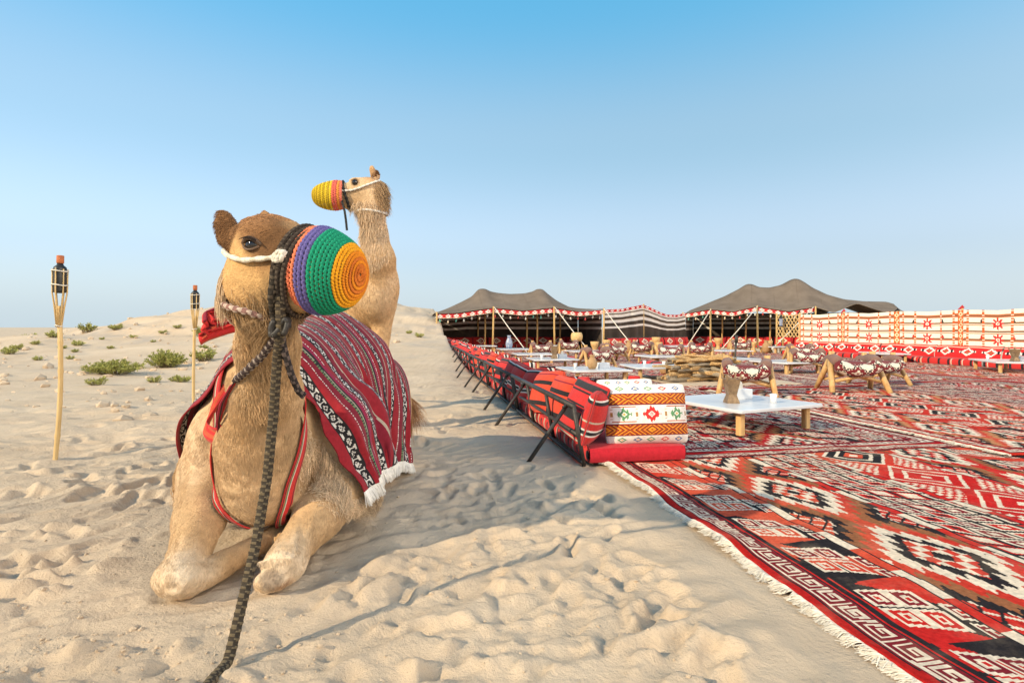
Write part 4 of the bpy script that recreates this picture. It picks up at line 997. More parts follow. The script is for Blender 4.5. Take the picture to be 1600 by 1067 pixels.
def rug_fringe(E, out, L_, per_m, parent, seed=0, ground=None):
    r = np.random.default_rng(seed); ln = np.linalg.norm(np.diff(E, axis=0), axis=1).sum(); n_ = int(ln * per_m)
    t = r.uniform(0, len(E) - 1.001, n_); i = t.astype(int); f = (t - i)[:, None]; p = E[i] * (1 - f) + E[i + 1] * f
    k = np.floor(t * ln / (len(E) - 1) / .018); cl = (np.sin(k * 12.9898) * 437.5) % 1 * 2 - 1; cl2 = (np.sin(k * 78.233) * 437.5) % 1
    tan = np.gradient(E, axis=0)[i]; tan /= np.linalg.norm(tan, axis=1)[:, None]
    d = np.array(out)[None, :] + tan * (cl * .75)[:, None] + r.normal(0, .16, p.shape); d[:, 2] += .12 + .35 * (cl2 - .5)
    S_ = strands(p - np.array([0, 0, .006]), d, np.zeros_like(d), L_ * (.55 + .8 * cl2) * r.uniform(.8, 1.15, n_), 6, .12, .55, 0, r)
    S_[..., 2] = np.maximum(S_[..., 2], (p[:, 2:3] - .016 if ground is None else ground) + .0 * S_[..., 2])
    o = hair_obj('fringe', S_, np.array([.0017, .0017, .0016, .0014, .0012, .0007]), np.tile(np.array((.72, .66, .56)), (n_, 1)) * r.uniform(.75, 1.1, (n_, 1)), M['hair'], parent)
    return o
def place_rug(o, u, v, rz, z): x, y, _ = camp(u, v); o.location = (x, y, z); o.rotation_euler = (0, 0, CAMP_A + rz)
def front_edge(Vg, Ug): return .022 * np.exp(-(Vg / .09) ** 2) * np.maximum(fbm(Ug * 2.2, Vg * 0, 5, 3) - .38, 0) * 3
WA, LA = 3.9, 3.55
meA, PA = rug_mesh('rug', WA, LA, .0082, ST_A, .020, front_edge, 1, .12)
rugA = empty('rug', label='large red and black patterned rug at the sand edge with frayed white fringe', cat='rug')
link('pile', meA, M['rug'], rugA); rug_fringe(PA[:, 0], (-1, 0, .02), .046, 1900, rugA, 1)
place_rug(rugA, -3.30, .25, R(.3), .004)
ordn = ['first', 'second', 'third', 'fourth', 'fifth', 'sixth', 'seventh', 'eighth', 'ninth', 'tenth', 'eleventh', 'twelfth']
protos = []
for i, st in enumerate((ST_B, ST_C, ST_D)):
    m_, P_ = rug_mesh('rug', 3.0, 4.7, .0165, st, .007, None, 10 + i); protos.append((m_, P_))
fr_meshes = {}
colname = ['beside the bench row', 'in the second lane from the bench', 'in the middle lane of the camp', 'in the lane beside the wall seats']
rr_ = random.Random(3)
pick = {(0, 0): 0, (1, 0): 1, (0, 1): 2, (1, 1): 0, (2, 0): 2}
for c_ in range(4):
    for r_ in range(5):
        mi = pick.get((c_, r_), rr_.randrange(3))
        u = (.22 if c_ == 0 else -.35 + .3 * c_) + r_ * 4.72; v = .28 + c_ * 3.05
        if c_ == 3: v += .15
        if c_ == 1 and r_ == 0: u = -.30
        t = empty('rug', label='red patterned rug %s, %s from the front' % (colname[c_], ordn[r_ + 1]), cat='rug', group='rugs covering the camp floor')
        link('pile', protos[mi][0], M['rug'], t)
        z = .008 + .006 * ((c_ * 2 + r_) % 3) + .006 * (c_ % 2) + .0012 * r_
        place_rug(t, u, v + .10 * c_ * 0, R(rr_.uniform(-1.2, 1.2)), z)
        if c_ <= 2 and r_ <= 1:
            key = mi
            if key not in fr_meshes: fr_meshes[key] = rug_fringe(protos[mi][1][::4, 0], (-1, 0, .02), .045, 900, t, 20 + mi)
            else: link('fringe', fr_meshes[key].data, None, t)
t = empty('rug', label='coral rug lying past the large rug at the lower right corner', cat='rug', group='rugs covering the camp floor')
link('pile', protos[1][0], M['rug'], t); place_rug(t, -4.95, 4.2, R(1.0), .010)
# ------------------------------------------------------------------ cushions
def pillow_mesh(name, w, h, th, colf, n=44, m=34, puff=2.4):
    s = np.linspace(-1, 1, n); t = np.linspace(-1, 1, m); A, B = np.meshgrid(s, t)
    f = (np.clip(1 - np.abs(A) ** puff, 0, 1) ** .5) * (np.clip(1 - np.abs(B) ** puff, 0, 1) ** .5)
    pin = 1 - .05 * (1 - np.abs(B) ** 2) * (np.abs(A) ** 3); pin2 = 1 - .05 * (1 - np.abs(A) ** 2) * (np.abs(B) ** 3)
    wr = .012 * (fbm(A * 2.3, B * 2.3, len(name) + int(w * 100), 3) - .5)
    rc_ = 1 - .07 * np.abs(A) ** 5 * np.abs(B) ** 5; X_ = A * w / 2 * pin * rc_; Y_ = B * h / 2 * pin2 * rc_
    f1 = np.stack([X_, th / 2 * f + wr * f + .006, Y_], -1); f2 = np.stack([X_, -th / 2 * f + wr * f - .006, Y_], -1)
    V = np.concatenate([f1.reshape(-1, 3), f2.reshape(-1, 3)]); F = grid_faces(m, n); N = n * m
    rim = []
    for a_, b_ in ((np.arange(n - 1), np.arange(1, n)), (np.arange(1, n) + (m - 1) * n, np.arange(n - 1) + (m - 1) * n), (np.arange(1, m) * n, np.arange(m - 1) * n), (np.arange(m - 1) * n + n - 1, np.arange(1, m) * n + n - 1)):
        rim.append(np.stack([a_, b_, b_ + N, a_ + N], -1))
    F = np.concatenate([F[:, ::-1], F + N] + [r_[:, ::-1] for r_ in rim])
    sc = (s[:-1] + s[1:]) / 2; tc_ = (t[:-1] + t[1:]) / 2; a_, b_ = np.meshgrid(sc, tc_); a_ = a_.ravel(); b_ = b_.ravel()
    c = colf(a_, b_); c2_ = np.concatenate([c, c, np.tile(c[:1], (sum(len(r_) for r_ in rim), 1))])
    return mesh_np(name, V, F, True, c2_)
def band(c, x, lo, hi, colr): c[(x >= lo) & (x < hi)] = colr
def pil_stripe(a, b):
    c = np.tile(RED * 1.02, (len(a), 1))
    for lo, hi, cl in ((.62, .90, BLK * 1.6), (.54, .57, BLK), (.94, .96, BLK), (.10, .14, BLK), (-.02, .01, MAR), (-.38, -.12, BLK), (-.46, -.44, BLK), (-.80, -.62, BLK), (-.92, -.90, CRM * .8)): band(c, b, lo, hi, cl)
    return c
def pil_orange(a, b):
    c = np.tile(np.array((.58, .060, .030)), (len(a), 1))
    for lo, hi, cl in ((.70, .73, MAR), (.30, .42, BLK), (.22, .25, BLK), (-.3, -.27, BLK), (-.7, -.5, BLK)): band(c, b, lo, hi, cl)
    return c
def pil_edge(a, b):
    c = np.tile(RED * .95, (len(a), 1))
    for lo, hi, cl in ((.55, .60, WHT), (.60, .72, BLK), (.72, .76, WHT), (.8, .83, CRM), (-.1, -.04, CRM * .7), (-.55, -.52, WHT), (-.52, -.40, BLK), (-.40, -.36, WHT)): band(c, b, lo, hi, cl)
    return c
def kilim(a, b):
    """white cushion: two rust chevron bands, red centre medallion, green diamonds"""
    c = np.tile(WHT * 1.05, (len(a), 1)); RU = np.array((.42, .075, .015)); GO = np.array((.78, .33, .03)); DK = np.array((.13, .02, .02)); G2 = np.array((.10, .26, .12)); R2 = np.array((.55, .03, .03))
    for y0 in (.47, -.50):
        m = np.abs(b - y0) < .155; t = (b - y0) / .155; c[m] = RU
        x = ((a + .5) / 1.0) % 1 - .5; d = np.abs(x) * 2
        z = d * 2.2 + np.abs(t) * .75
        c[m & (np.abs((z * 1.9) % 1 - .5) < .13) & (z > .5)] = GO; c[m & (np.abs((z * 1.9) % 1 - .14) < .12)] = DK
        c[m & (z < .42)] = GO; c[m & (z < .16)] = RU
        c[np.abs(np.abs(b - y0) - .175) < .018] = DK * 1.5
    y = b + .01
    z = np.abs(a) / .21 + np.abs(y) / .25 + .10 * np.sign(np.sin(a * 75)); c[z < 1] = R2; z2 = np.abs(a) / .21 + np.abs(y) / .25; c[z2 < .40] = WHT; c[z2 < .22] = R2; c[z2 < .10] = WHT
    for cx in (-.62, .62):
        q = np.abs(a - cx) / .20 + np.abs(y) / .23; st_ = q + .16 * np.sign(np.sin((a - cx) * 62)) * (np.abs(y) > .02)
        c[(st_ < .85)] = G2; c[q < .34] = WHT; c[q < .18] = GO * .9
        k = (np.abs(np.abs(y) - .235) < .016) & (np.abs(a - cx) < .27); c[k] = RU
        hk = (np.abs(np.abs(a - cx) - .28) < .03) & (np.abs(y) < .16) & (((y / .07).astype(int) % 2) == 0); c[hk] = np.array((.35, .20, .07))
    for cx, cl in ((-.66, G2), (-.30, np.array((.08, .14, .3))), (0, G2), (.34, R2), (.68, np.array((.08, .14, .3)))):
        for y0 in (.82, -.82):
            q = np.abs(a - cx) / .11 + np.abs(b - y0) / .085; c[(q < 1) & (q > .55)] = cl; c[q < .25] = GO
    return c
pm = [pillow_mesh('pillow', .62, .44, .17, pil_stripe), pillow_mesh('pillow', .60, .42, .18, pil_orange), pillow_mesh('pillow', .60, .42, .17, pil_edge)]
def rotm(u, v, z, rz=0, tilt=0, axis='X'):
    return Matrix.Translation(Vector(camp(u, v, z))) @ Matrix.Rotation(CAMP_A + rz, 4, 'Z') @ Matrix.Rotation(tilt, 4, axis)
MRED = np.array((.40, .014, .026))
def mattress_mesh(L_, D, H, n=60):
    """long floor cushion, patterned along both long sides; x across, y along"""
    xs = np.array([-D / 2, -D / 2 + .02, -D / 4, 0, D / 4, D / 2 - .02, D / 2]); ys = np.r_[0, .02, np.linspace(.06, L_ - .06, n), L_ - .02, L_]
    A, B = np.meshgrid(xs, ys); ed = np.minimum(np.minimum(A + D / 2, D / 2 - A), np.minimum(B, L_ - B))
    top = np.stack([A, B, H - .022 * (1 - sstep(0, .06, ed)) + .010 * (fbm(A * 4, B * 4, 6, 2) - .5)], -1)
    mb = MB(); n2, n1 = A.shape
    V = [top.reshape(-1, 3)]; F = [grid_faces(n2, n1)]; C = [np.tile(MRED, ((n2 - 1) * (n1 - 1), 1))]; off = n1 * n2
    for side in (0, -1):
        zz = np.linspace(0, 1, 6); e = top[:, side]; g = np.stack([np.repeat(e[:, 0:1], 6, 1) + (.012 * np.sin(np.pi * zz))[None, :] * (-1 if side == 0 else 1), np.repeat(e[:, 1:2], 6, 1), e[:, 2:3] * zz[None, :]], -1)
        f = grid_faces(n2, 6); V.append(g.reshape(-1, 3)); F.append((f if side == 0 else f[:, ::-1]) + off); off += n2 * 6
        yy = np.repeat((ys[:-1] + ys[1:]) / 2, 5); zc = np.tile((zz[:-1] + zz[1:]) / 2, n2 - 1); per = (yy / .26) % 1
        c = np.tile(RED, (len(yy), 1)); c[(per < .16) & (zc > .2) & (zc < .85)] = BLK; c[(per > .22) & (per < .27)] = CRM * .7; c[(per > .36) & (per < .42)] = np.array((.34, .17, .06)); c[(per > .6) & (per < .64)] = CRM * .6
        C.append(c)
    for side in (0, -1):
        e = top[side]; zz = np.linspace(0, 1, 6); g = np.stack([np.repeat(e[:, 0:1], 6, 1), np.repeat(e[:, 1:2], 6, 1) + (.015 * np.sin(np.pi * zz))[None, :] * (-1 if side == 0 else 1), e[:, 2:3] * zz[None, :]], -1)
        f = grid_faces(n1, 6); V.append(g.reshape(-1, 3)); F.append((f[:, ::-1] if side == 0 else f) + off); off += n1 * 6; C.append(np.tile(MRED, ((n1 - 1) * 5, 1)))
    return mesh_np('mattress', np.concatenate(V), np.concatenate(F), True, np.concatenate(C))
mm = mattress_mesh(2.66, .74, .125)
# ------------------------------------------------------------------ benches along the sand
def bench_frame():
    t = empty('bench_frame'); L_ = 2.68; bm_ = M['blackmetal']
    TOP = (-.075, .435); BOT = (.015, .03); MID = (-.03, .22)
    MB().tube([(TOP[0], 0, TOP[1]), (TOP[0], L_ / 2, TOP[1]), (TOP[0], L_, TOP[1])], .021, 10).build('top_rail', bm_, t, True)
    MB().tube([(MID[0], .03, MID[1]), (MID[0], L_ - .03, MID[1])], .016, 10).build('middle_rail', bm_, t, True)
    MB().tube([(BOT[0] - .03, 0, BOT[1]), (BOT[0] - .03, L_, BOT[1])], .015, 8).build('bottom_rail', bm_, t, True)
    for y in (.012, .92, 1.78, L_ - .012):
        MB().tube([(TOP[0], y, TOP[1] + .012), (BOT[0] - .01, y, .0)], .017, 8).build('upright', bm_, t, True)
    for y in (.14, 1.82):
        o_ = MB().tube([(TOP[0] - .015, y, TOP[1] - .01), (-.40, y + .03, -.03)], .016, 8).build('stay', bm_, t, True)
        MB().tube([(TOP[0] - .05, y - .03, TOP[1] - .02), (TOP[0] + .02, y + .035, TOP[1] - .005)], .012, 6).build('bracket', bm_, o_, True)
    return t
fr0 = bench_frame()
arm = pillow_mesh('arm_cushion', .62, .30, .20, lambda a, b: pil_edge(b, a) * .85, 30, 20, 4)
for k in range(8):
    u0 = k * 2.76
    f_ = fr0 if k == 0 else copy_tree(fr0)
    f_.location = camp(u0, 0, -.005); f_.rotation_euler = (0, 0, CAMP_A + R(rr_.uniform(-.5, .5)) * (k > 0))
    f_['label'] = 'black steel bench frame, %s in the row from the sand end' % ordn[k]; f_['category'] = 'bench frame'; f_['group'] = 'bench frames along the sand'
    o = link('mattress', mm, M['cloth'], label='red floor mattress with black barred side on the %s bench' % ordn[k], cat='mattress', group='mattresses of the bench row')
    o.matrix_world = rotm(u0 + .02, .42, .012)
    for j in range(4):
        d_ = (0 if (k + j) % 3 == 0 else (1 if (k * 2 + j) % 3 == 1 else 2)) if k else (0, 1, 1, 2)[j]
        o = link('pillow', pm[d_], M['cloth'], label='%s pillow leaning on the %s bench, %s along it' % (('red and black striped', 'orange red banded', 'crimson white-striped')[d_], ordn[k], ordn[j]), cat='pillow', group='pillows leaning on the bench row')
        o.matrix_world = rotm(u0 + .38 + j * .64, .10 + rr_.uniform(0, .02), .345, R(90) + R(rr_.uniform(-9, 9)), R(rr_.uniform(10, 24))) @ Matrix.Rotation(R(rr_.uniform(-6, 6)), 4, 'Y') @ Matrix.Diagonal((rr_.uniform(.92, 1.06), rr_.uniform(1.0, 1.3), rr_.uniform(.95, 1.15), 1))
    for j in range(2):
        o = link('arm_cushion', arm, M['cloth'], label='dark red striped arm cushion dividing the %s bench, %s along it' % (ordn[k], ordn[j]), cat='cushion', group='arm cushions of the bench row')
        o.matrix_world = rotm(u0 + 1.28 + j * 1.35, .50, .275, R(rr_.uniform(-4, 4)))
kil = pillow_mesh('cushion', .67, .47, .24, kilim, 190, 130, 2.2)
o = link('cushion', kil, M['cloth'], label='white cushion with rust chevron bands at the sand end of the bench', cat='cushion'); o.matrix_world = rotm(.14, .53, .34, R(-1), R(-10))
o = link('pillow', pm[2], M['cloth'], label='red pillow with white and black stripes propped beside the white cushion', cat='pillow'); o.matrix_world = rotm(.22, .16, .33, R(62), R(17))
o = link('cushion', kil, M['cloth'], label='white kilim cushion behind, between two gold-banded red bolsters', cat='cushion'); o.matrix_world = rotm(1.95, 1.05, .21, R(2), R(-8))
def bolster_col(z): return np.array((.80, .45, .10)) if abs(z - .35) < .035 or abs(z - .62) < .035 else RED
bp_ = np.array([(.001, 0), (.062, 0), (.07, .02), (.072, .1), (.07, .2), (.072, .3), (.07, .4), (.062, .43), (.001, .435)])
zz = np.linspace(0, .435, 45); rb_ = np.interp(zz, bp_[1:-1, 1], bp_[1:-1, 0]); a_ = np.arange(24) / 24 * 2 * np.pi
Vb = np.stack([rb_[:, None] * np.cos(a_), rb_[:, None] * np.sin(a_), np.repeat(zz[:, None], 24, 1)], -1)
Vb = np.concatenate([Vb[:1] * np.array([.02, .02, 1]), Vb, Vb[-1:] * np.array([.02, .02, 1])])
bol = mesh_np('bolster', Vb, grid_faces(47, 24, True), True, np.repeat(np.array([RED] + [bolster_col(v / .435) for v in (zz[:-1] + zz[1:]) / 2] + [RED]), 24, 0))
for i_, (u, v) in enumerate(((2.08, .62), (2.12, 1.22))):
    o = link('bolster', bol, M['cloth'], label='upright red bolster with gold bands, %s behind the white cushion' % ('nearer the bench,' if i_ == 0 else 'beside the white table,'), cat='bolster', group='gold-banded red bolsters'); o.location = camp(u, v, .02)
# ------------------------------------------------------------------ low tables
def table(w, d, h):
    t = empty('low_table'); mb = MB().box((0, 0, h - .016), (w, d, .032), b=.06)
    mb.build('table_top', M['tabletop'], t)
    for i in (-1, 1):
        for j in (-1, 1):
            x, y = i * (w / 2 - .11), j * (d / 2 - .11)
            MB().box((x, y, (h - .033) / 2), (.062, .062, h - .033), b=.008).build('leg', M['wood'], t)
    return t
t0 = table(1.08, 1.08, .245); t1 = table(1.5, .8, .24)
def put_t(src, first, x, y, rz, label):
    t = src if first else copy_tree(src); t.location = (x, y, .02); t.rotation_euler = (0, 0, rz); t['label'] = label; t['category'] = 'table'; t['group'] = 'low white tables'; return t
put_t(t0, True, 2.28, 5.80, R(25), 'white low table with tapered incense burner beside the white cushion')
put_t(t0, False, 1.45, 10.35, R(12), 'white low table carrying a round tan jug')
put_t(t0, False, 2.75, 11.1, R(6), 'white low table between the jug table and the firewood')
put_t(t0, False, .95, 13.7, R(9), 'white low table with a dark burner, beyond the jug table')
put_t(t0, False, .05, 20.0, R(9), 'white low table with a blue vase in front of the tent')
put_t(t0, False, -1.2, 23.3, R(9), 'small white table under the eave of the tent beside the bench row')
put_t(t1, True, 11.0, 12.9, R(70), 'long white table in front of the cream wall seats')
put_t(t1, False, 10.9, 16.9, R(80), 'white table half hidden behind a saddle chair by the wall')
put_t(t0, False, 6.0, 12.6, R(20), 'white low table beyond the firewood, half hidden by saddle chairs')
put_t(t0, False, 6.6, 23.0, R(10), 'white table in front of the striped wall between the tents')
put_t(t0, False, 1.7, 23.6, R(8), 'white table under the tent near the standing drum')
put_t(t0, False, 3.9, 15.0, R(12), 'white table with glass tray behind the firewood')
put_t(t0, False, 10.3, 22.3, R(12), 'white table in front of the taller tent poles')
# table ware
def burner(x, y, z, s, label):
    t = empty('incense_burner', (x, y, z), label=label, cat='incense burner')
    def sq(prof, n=4):
        v = []; f = []
        for r_, h_ in prof: v += [(r_ * math.cos(R(45 + 90 * i)), r_ * math.sin(R(45 + 90 * i)), h_) for i in range(4)]
        for k in range(len(prof) - 1):
            for i in range(4): f.append((k * 4 + i, k * 4 + (i + 1) % 4, k * 4 + 4 + (i + 1) % 4, k * 4 + 4 + i))
        f += [(3, 2, 1, 0), tuple(range(len(prof) * 4 - 4, len(prof) * 4))]; return v, f
    MB().add(*sq([(.085 * s, 0), (.08 * s, .02 * s), (.058 * s, .07 * s), (.056 * s, .08 * s)])).build('foot', M['brass'], t)
    MB().add(*sq([(.056 * s, .081 * s), (.066 * s, .12 * s), (.085 * s, .19 * s), (.092 * s, .235 * s), (.075 * s, .236 * s), (.06 * s, .18 * s)])).build('bowl', M['brass'], t)
    for i in range(4):
        a = R(45 + 90 * i); MB().tube([(.088 * s * math.cos(a), .088 * s * math.sin(a), .23 * s), (.098 * s * math.cos(a), .098 * s * math.sin(a), .285 * s)], (.014 * s, .004 * s), 5).build('horn', M['brass'], t)
burner(2.14, 5.62, .265, 1.0, 'tapered carved incense burner on the table beside the white cushion')
burner(1.0, 13.6, .262, 1.25, 'dark incense burner on the table beyond the jug table')
burner(11.0, 12.6, .262, 1.1, 'bell-shaped incense burner on the long table by the cream wall')
def lathe_thing(name, mat, prof, x, y, z, label, cat, group=None, n=20):
    return MB().lathe(prof, n=n).build(name, mat, None, True, label=label, cat=cat, group=group), (x, y, z)
JUG = [(.02, 0), (.055, .0), (.085, .05), (.092, .10), (.075, .16), (.045, .195), (.04, .22), (.055, .25), (.045, .25), (.03, .2)]
for nm, mt, pr, x, y, z, lb, ct in (('jug', M['clay'], JUG, 1.42, 10.2, .262, 'round tan clay jug on a white table near the bench', 'jug'),
                                 ('vase', M['blue'], [(.03, 0), (.08, 0), (.12, .12), (.11, .25), (.06, .36), (.055, .42), (.075, .46), (.06, .46)], -.1, 19.9, .262, 'blue and white vase on the table in front of the tent', 'vase')):
    o, l_ = lathe_thing(nm, mt, pr, x, y, z, lb, ct); o.location = l_
def tissue(x, y, z, label):
    t = empty('tissue_box', (x, y, z), R(20), label=label, cat='tissue box'); MB().box((0, 0, .05), (.22, .12, .10), b=.01).build('box', M['glass'], t)
    mb = MB(); mb.add([(-.04, -.01, .1), (.04, .01, .1), (.05, .03, .16), (-.02, -.01, .17), (.01, .02, .185)], [(0, 1, 2), (0, 2, 4), (0, 4, 3)]); mb.build('tissue', M['white'], t)
tissue(2.36, 5.95, .265, 'pale tissue box on the table beside the white cushion'); tissue(11.25, 12.75, .262, 'white tissue box on the long table by the cream wall'); tissue(1.65, 10.45, .262, 'pale tissue box beside the tan clay jug')
tissue(1.2, 13.8, .262, 'pale box next to the dark incense burner')
# ------------------------------------------------------------------ camel-saddle chairs
def ikat(a, b):
    """a along the roll, b around"""
    c = np.tile(np.array((.60, .53, .44)), (len(a), 1)); MR = np.array((.15, .018, .022)); x = (a * 2.6) % 1 - .5; y = ((b * 3.0 + .15) % 1) - .5
    z = np.abs(x) * 2 + np.abs(y) * 2 + .06 * np.sign(np.sin(b * 70)); c[z < .95] = MR; c[z < .42] = np.array((.60, .53, .44)); c[z < .14] = MR; c[(np.abs(z - 1.12) < .10)] = BLK * 1.5; c[(a < .08) | (a > .92)] = MR
    return c
def roll_mesh(name, path, rad, colf, n=26, flat=1.0):
    P = resample(path, 64); m = len(P); T = np.gradient(P, axis=0); T /= np.linalg.norm(T, axis=1)[:, None]
    A = nrm(np.cross(T[0], (0, 0.1, 1))); Vv = []; a = np.arange(n) / n * 2 * np.pi
    for i in range(m):
        A = nrm(A - T[i] * (A @ T[i])); B = np.cross(T[i], A); e = min(i, m - 1 - i) / 6.0; k = rad * (1 - .75 * max(0, 1 - e) ** 2)
        Vv.append(P[i] + k * (np.cos(a)[:, None] * A + flat * np.sin(a)[:, None] * B))
    i, j = np.divmod(np.arange((m - 1) * n), n); return mesh_np(name, np.concatenate(Vv), grid_faces(m, n, True), True, colf((i + .5) / m, (j + .5) / n))
def saddle_chair():
    t = empty('saddle_chair'); w = M['wood']
    for y in (-.30, .30):           # front and back A-frames with a knobbed head
        sg = 1 if y > 0 else -1
        hd_ = MB().tube([(0, y, .36), (0, y - sg * .0, .44), (0, y - sg * .02, .52), (0, y - sg * .025, .575)], (.055, .045, .038, .047), 10).build('pommel', w, t, True)
        for x in (-.30, .30):
            MB().tube([(0, y, .46), (x * .55, y + sg * .04, .22), (x, y + sg * .08, 0)], (.042, .040, .036), 8).build('leg', w, t, True)
    for x in (-.21, .21):           # crossed side struts
        MB().tube([(x * .9, -.31, .15), (x * 1.02, 0, .24), (x * .5, .28, .36)], .024, 8).build('strut', w, t, True)
        MB().tube([(x * .9, .31, .15), (x * 1.02, 0, .22), (x * .5, -.28, .36)], .024, 8).build('strut', w, t, True)
    link('side_roll', roll_mesh('side_roll', [(-.17, -.30, .40), (-.22, -.12, .31), (-.22, .12, .31), (-.17, .30, .40)], .125, ikat, 48, .75), M['cloth'], t)
    link('side_roll', roll_mesh('side_roll', [(.17, -.30, .40), (.22, -.12, .31), (.22, .12, .31), (.17, .30, .40)], .125, ikat, 48, .75), M['cloth'], t)
    link('seat_pad', pillow_mesh('seat_pad', .50, .46, .14, lambda a, b: ikat(a * .5, b * .5), 34, 34, 3.0), M['cloth'], t).matrix_local = Matrix.Translation((0, 0, .36)) @ Matrix.Rotation(R(90), 4, 'X')
    link('end_roll', roll_mesh('end_roll', [(-.2, -.255, .43), (0, -.265, .47), (.2, -.255, .43)], .075, lambda a, b: np.tile(np.array((.20, .12, .10)), (len(a), 1))), M['cloth'], t)
    link('end_roll', roll_mesh('end_roll', [(-.2, .255, .43), (0, .265, .47), (.2, .255, .43)], .075, lambda a, b: np.tile(np.array((.20, .12, .10)), (len(a), 1))), M['cloth'], t)
    return t
ch0 = saddle_chair()
for i, (x, y, rz, s, lb) in enumerate(((3.40, 8.35, R(68), 1.0, 'saddle chair with maroon and white pads just behind the incense-burner table'), (5.25, 8.9, R(82), 1.06, 'saddle chair with pale wooden legs standing alone in front of the wall seats'),
        (6.35, 12.4, R(75), 1.0, 'saddle chair with a brown end roll, between the firewood and the wall'), (4.3, 15.6, R(70), 1.0, 'saddle chair behind the firewood, striped pads facing the camp'), (1.95, 13.3, R(110), 1.0, 'saddle chair behind the jug table with its pads turned away'),
        (4.15, 18.3, R(60), 1.0, 'saddle chair in front of the striped wall between the tents'), (6.3, 9.9, R(95), .95, 'saddle chair behind the lone pale one, showing only its pads and knobs'), (.9, 17.6, R(100), 1.0, 'yellow wooden saddle chair between the bench row and the tent'))):
    t = ch0 if i == 0 else copy_tree(ch0); t.location = (x, y, .022); t.rotation_euler = (0, 0, rz); t.scale = (s, s, s); t['label'] = lb; t['category'] = 'chair'; t['group'] = 'camel-saddle chairs'
# ------------------------------------------------------------------ firewood on its square of sand
MB().box((3.75, 10.75, .012), (2.3, 1.9, .03), rot=Matrix.Rotation(CAMP_A, 3, 'Z'), b=.03).build('sand_square', M['sand'], None, label='square of grey sand laid out under the firewood', cat='fire pit')
lr = random.Random(9); lmesh = []
for k in range(7):
    n_ = 9; P = np.stack([np.linspace(-.5, .5, 9), .03 * np.array([lr.gauss(0, 1) for _ in range(9)]).cumsum() * .35, .03 * np.array([lr.gauss(0, 1) for _ in range(9)]).cumsum() * .3], -1)
    mb = MB(); nn = lr.choice((5, 6, 7)); mb.tube(P, [lr.uniform(.026, .044) * (1 if 0 < i < 8 else .75) for i in range(9)], nn); v = np.concatenate(mb.v)
    ang = np.arctan2(v[:, 2], v[:, 1]); v[:, 1:] *= (1 + .22 * np.sin(ang * 2 + k))[:, None]
    me = bpy.data.meshes.new('log'); me.from_pydata(v.tolist(), [], mb.f); me.update(); me.materials.append(M['bark'] if k % 4 else M['greywood']); lmesh.append(me)
for k in range(96):
    lay = int(k / 96 * 8.2); hw = .62 - .06 * lay
    o = link('log', lmesh[lr.randrange(7)], None, label='split log lying in the firewood pile behind the incense-burner table', cat='log', group='split logs of the firewood pile')
    o.location = (3.50 + lr.uniform(-hw, hw), 10.55 + lr.uniform(-.38, .38) * (1 - .1 * lay), .06 + lay * .050 + lr.uniform(-.01, .015))
    o.rotation_euler = (lr.uniform(0, 6), lr.gauss(0, .07), lr.gauss(.35 if o.location.x < 3.55 else -.7, .35)); s = lr.uniform(.6, 1.15); o.scale = (s * 1.0, lr.uniform(.65, 1.05), lr.uniform(.65, 1.05))
MB().tube([(4.02, 10.4, .03), (4.04, 10.42, .5), (4.06, 10.43, .78)], (.018, .018, .02), 8).tube([(4.06, 10.43, .72), (4.065, 10.43, .86)], (.032, .028), 8).build('poker', M['blackmetal'], None, True, label='dark metal pole standing upright behind the firewood', cat='pole')
# ------------------------------------------------------------------ tents
def cur(pts, x):
    pts = np.array(pts, float); y = np.interp(x, pts[:, 0], pts[:, 1])
    k = np.array([.25, .5, .25])
    if len(y) > 6:
        for _ in range(2): y[1:-1] = np.convolve(y, k, 'valid')
    return y
def val_col(s, t):
    """red valance with white diamonds"""
    c = np.tile(RED, (len(s), 1)); x = (s / .34) % 1; d = np.abs(x - .5) * 2.6 + np.abs(t - .45) * 2.2
    c[d < .95] = WHT; c[d < .30] = RED; c[(np.abs(t - .95) < .06)] = BLK; c[(np.abs(t - .03) < .05)] = CRM; c[(x < .08)] = MAR * 1.3
    return c
def sheet(name, A, B, bot, top, ns, nz, colf, parent, mat='cloth', wave=0.0, seed=0, **kw):
    """upright cloth from A to B; bot/top are arrays over ns; rows evenly spaced"""
    A = np.array(A, float); B = np.array(B, float); L_ = np.linalg.norm(B - A); s = np.linspace(0, 1, ns); t = np.linspace(0, 1, nz)
    nr = np.array([-(B - A)[1], (B - A)[0]]) / L_
    xy = A[None, :] + (B - A)[None, :] * s[:, None]
    w = wave * (np.sin(s * L_ * 5.1 + seed) + .6 * np.sin(s * L_ * 11.3 + seed * 2) + 1.2 * (fbm(s * L_ * 2, s * 0, seed, 2) - .5))
    z = bot[:, None] + (top - bot)[:, None] * t[None, :]
    off = w[:, None] * (1.1 - t[None, :] * .7)
    P = np.stack([xy[:, 0:1] + nr[0] * off, xy[:, 1:2] + nr[1] * off, z], -1)
    sc = (s[:-1] + s[1:]) / 2 * L_; tcn = (t[:-1] + t[1:]) / 2; a, b = np.meshgrid(sc, tcn, indexing='ij')
    return link(name, mesh_np(name, P, grid_faces(ns, nz), True, colf(a.ravel(), b.ravel())), M[mat], parent, **kw)
DKB = np.array((.055, .042, .032))
def stripe_wall(a, b):
    c = np.tile(DKB, (len(a), 1)); c *= (.8 + .4 * vnoise(a * 3, b * 8, 3))[:, None]
    for lo, hi in ((.52, .57), (.66, .725), (.80, .86), (.905, .93)): c[(b > lo) & (b < hi)] = WHT * .9
    for lo, hi in ((.735, .75), (.87, .88)): c[(b > lo) & (b < hi)] = np.array((.22, .16, .11))
    return c
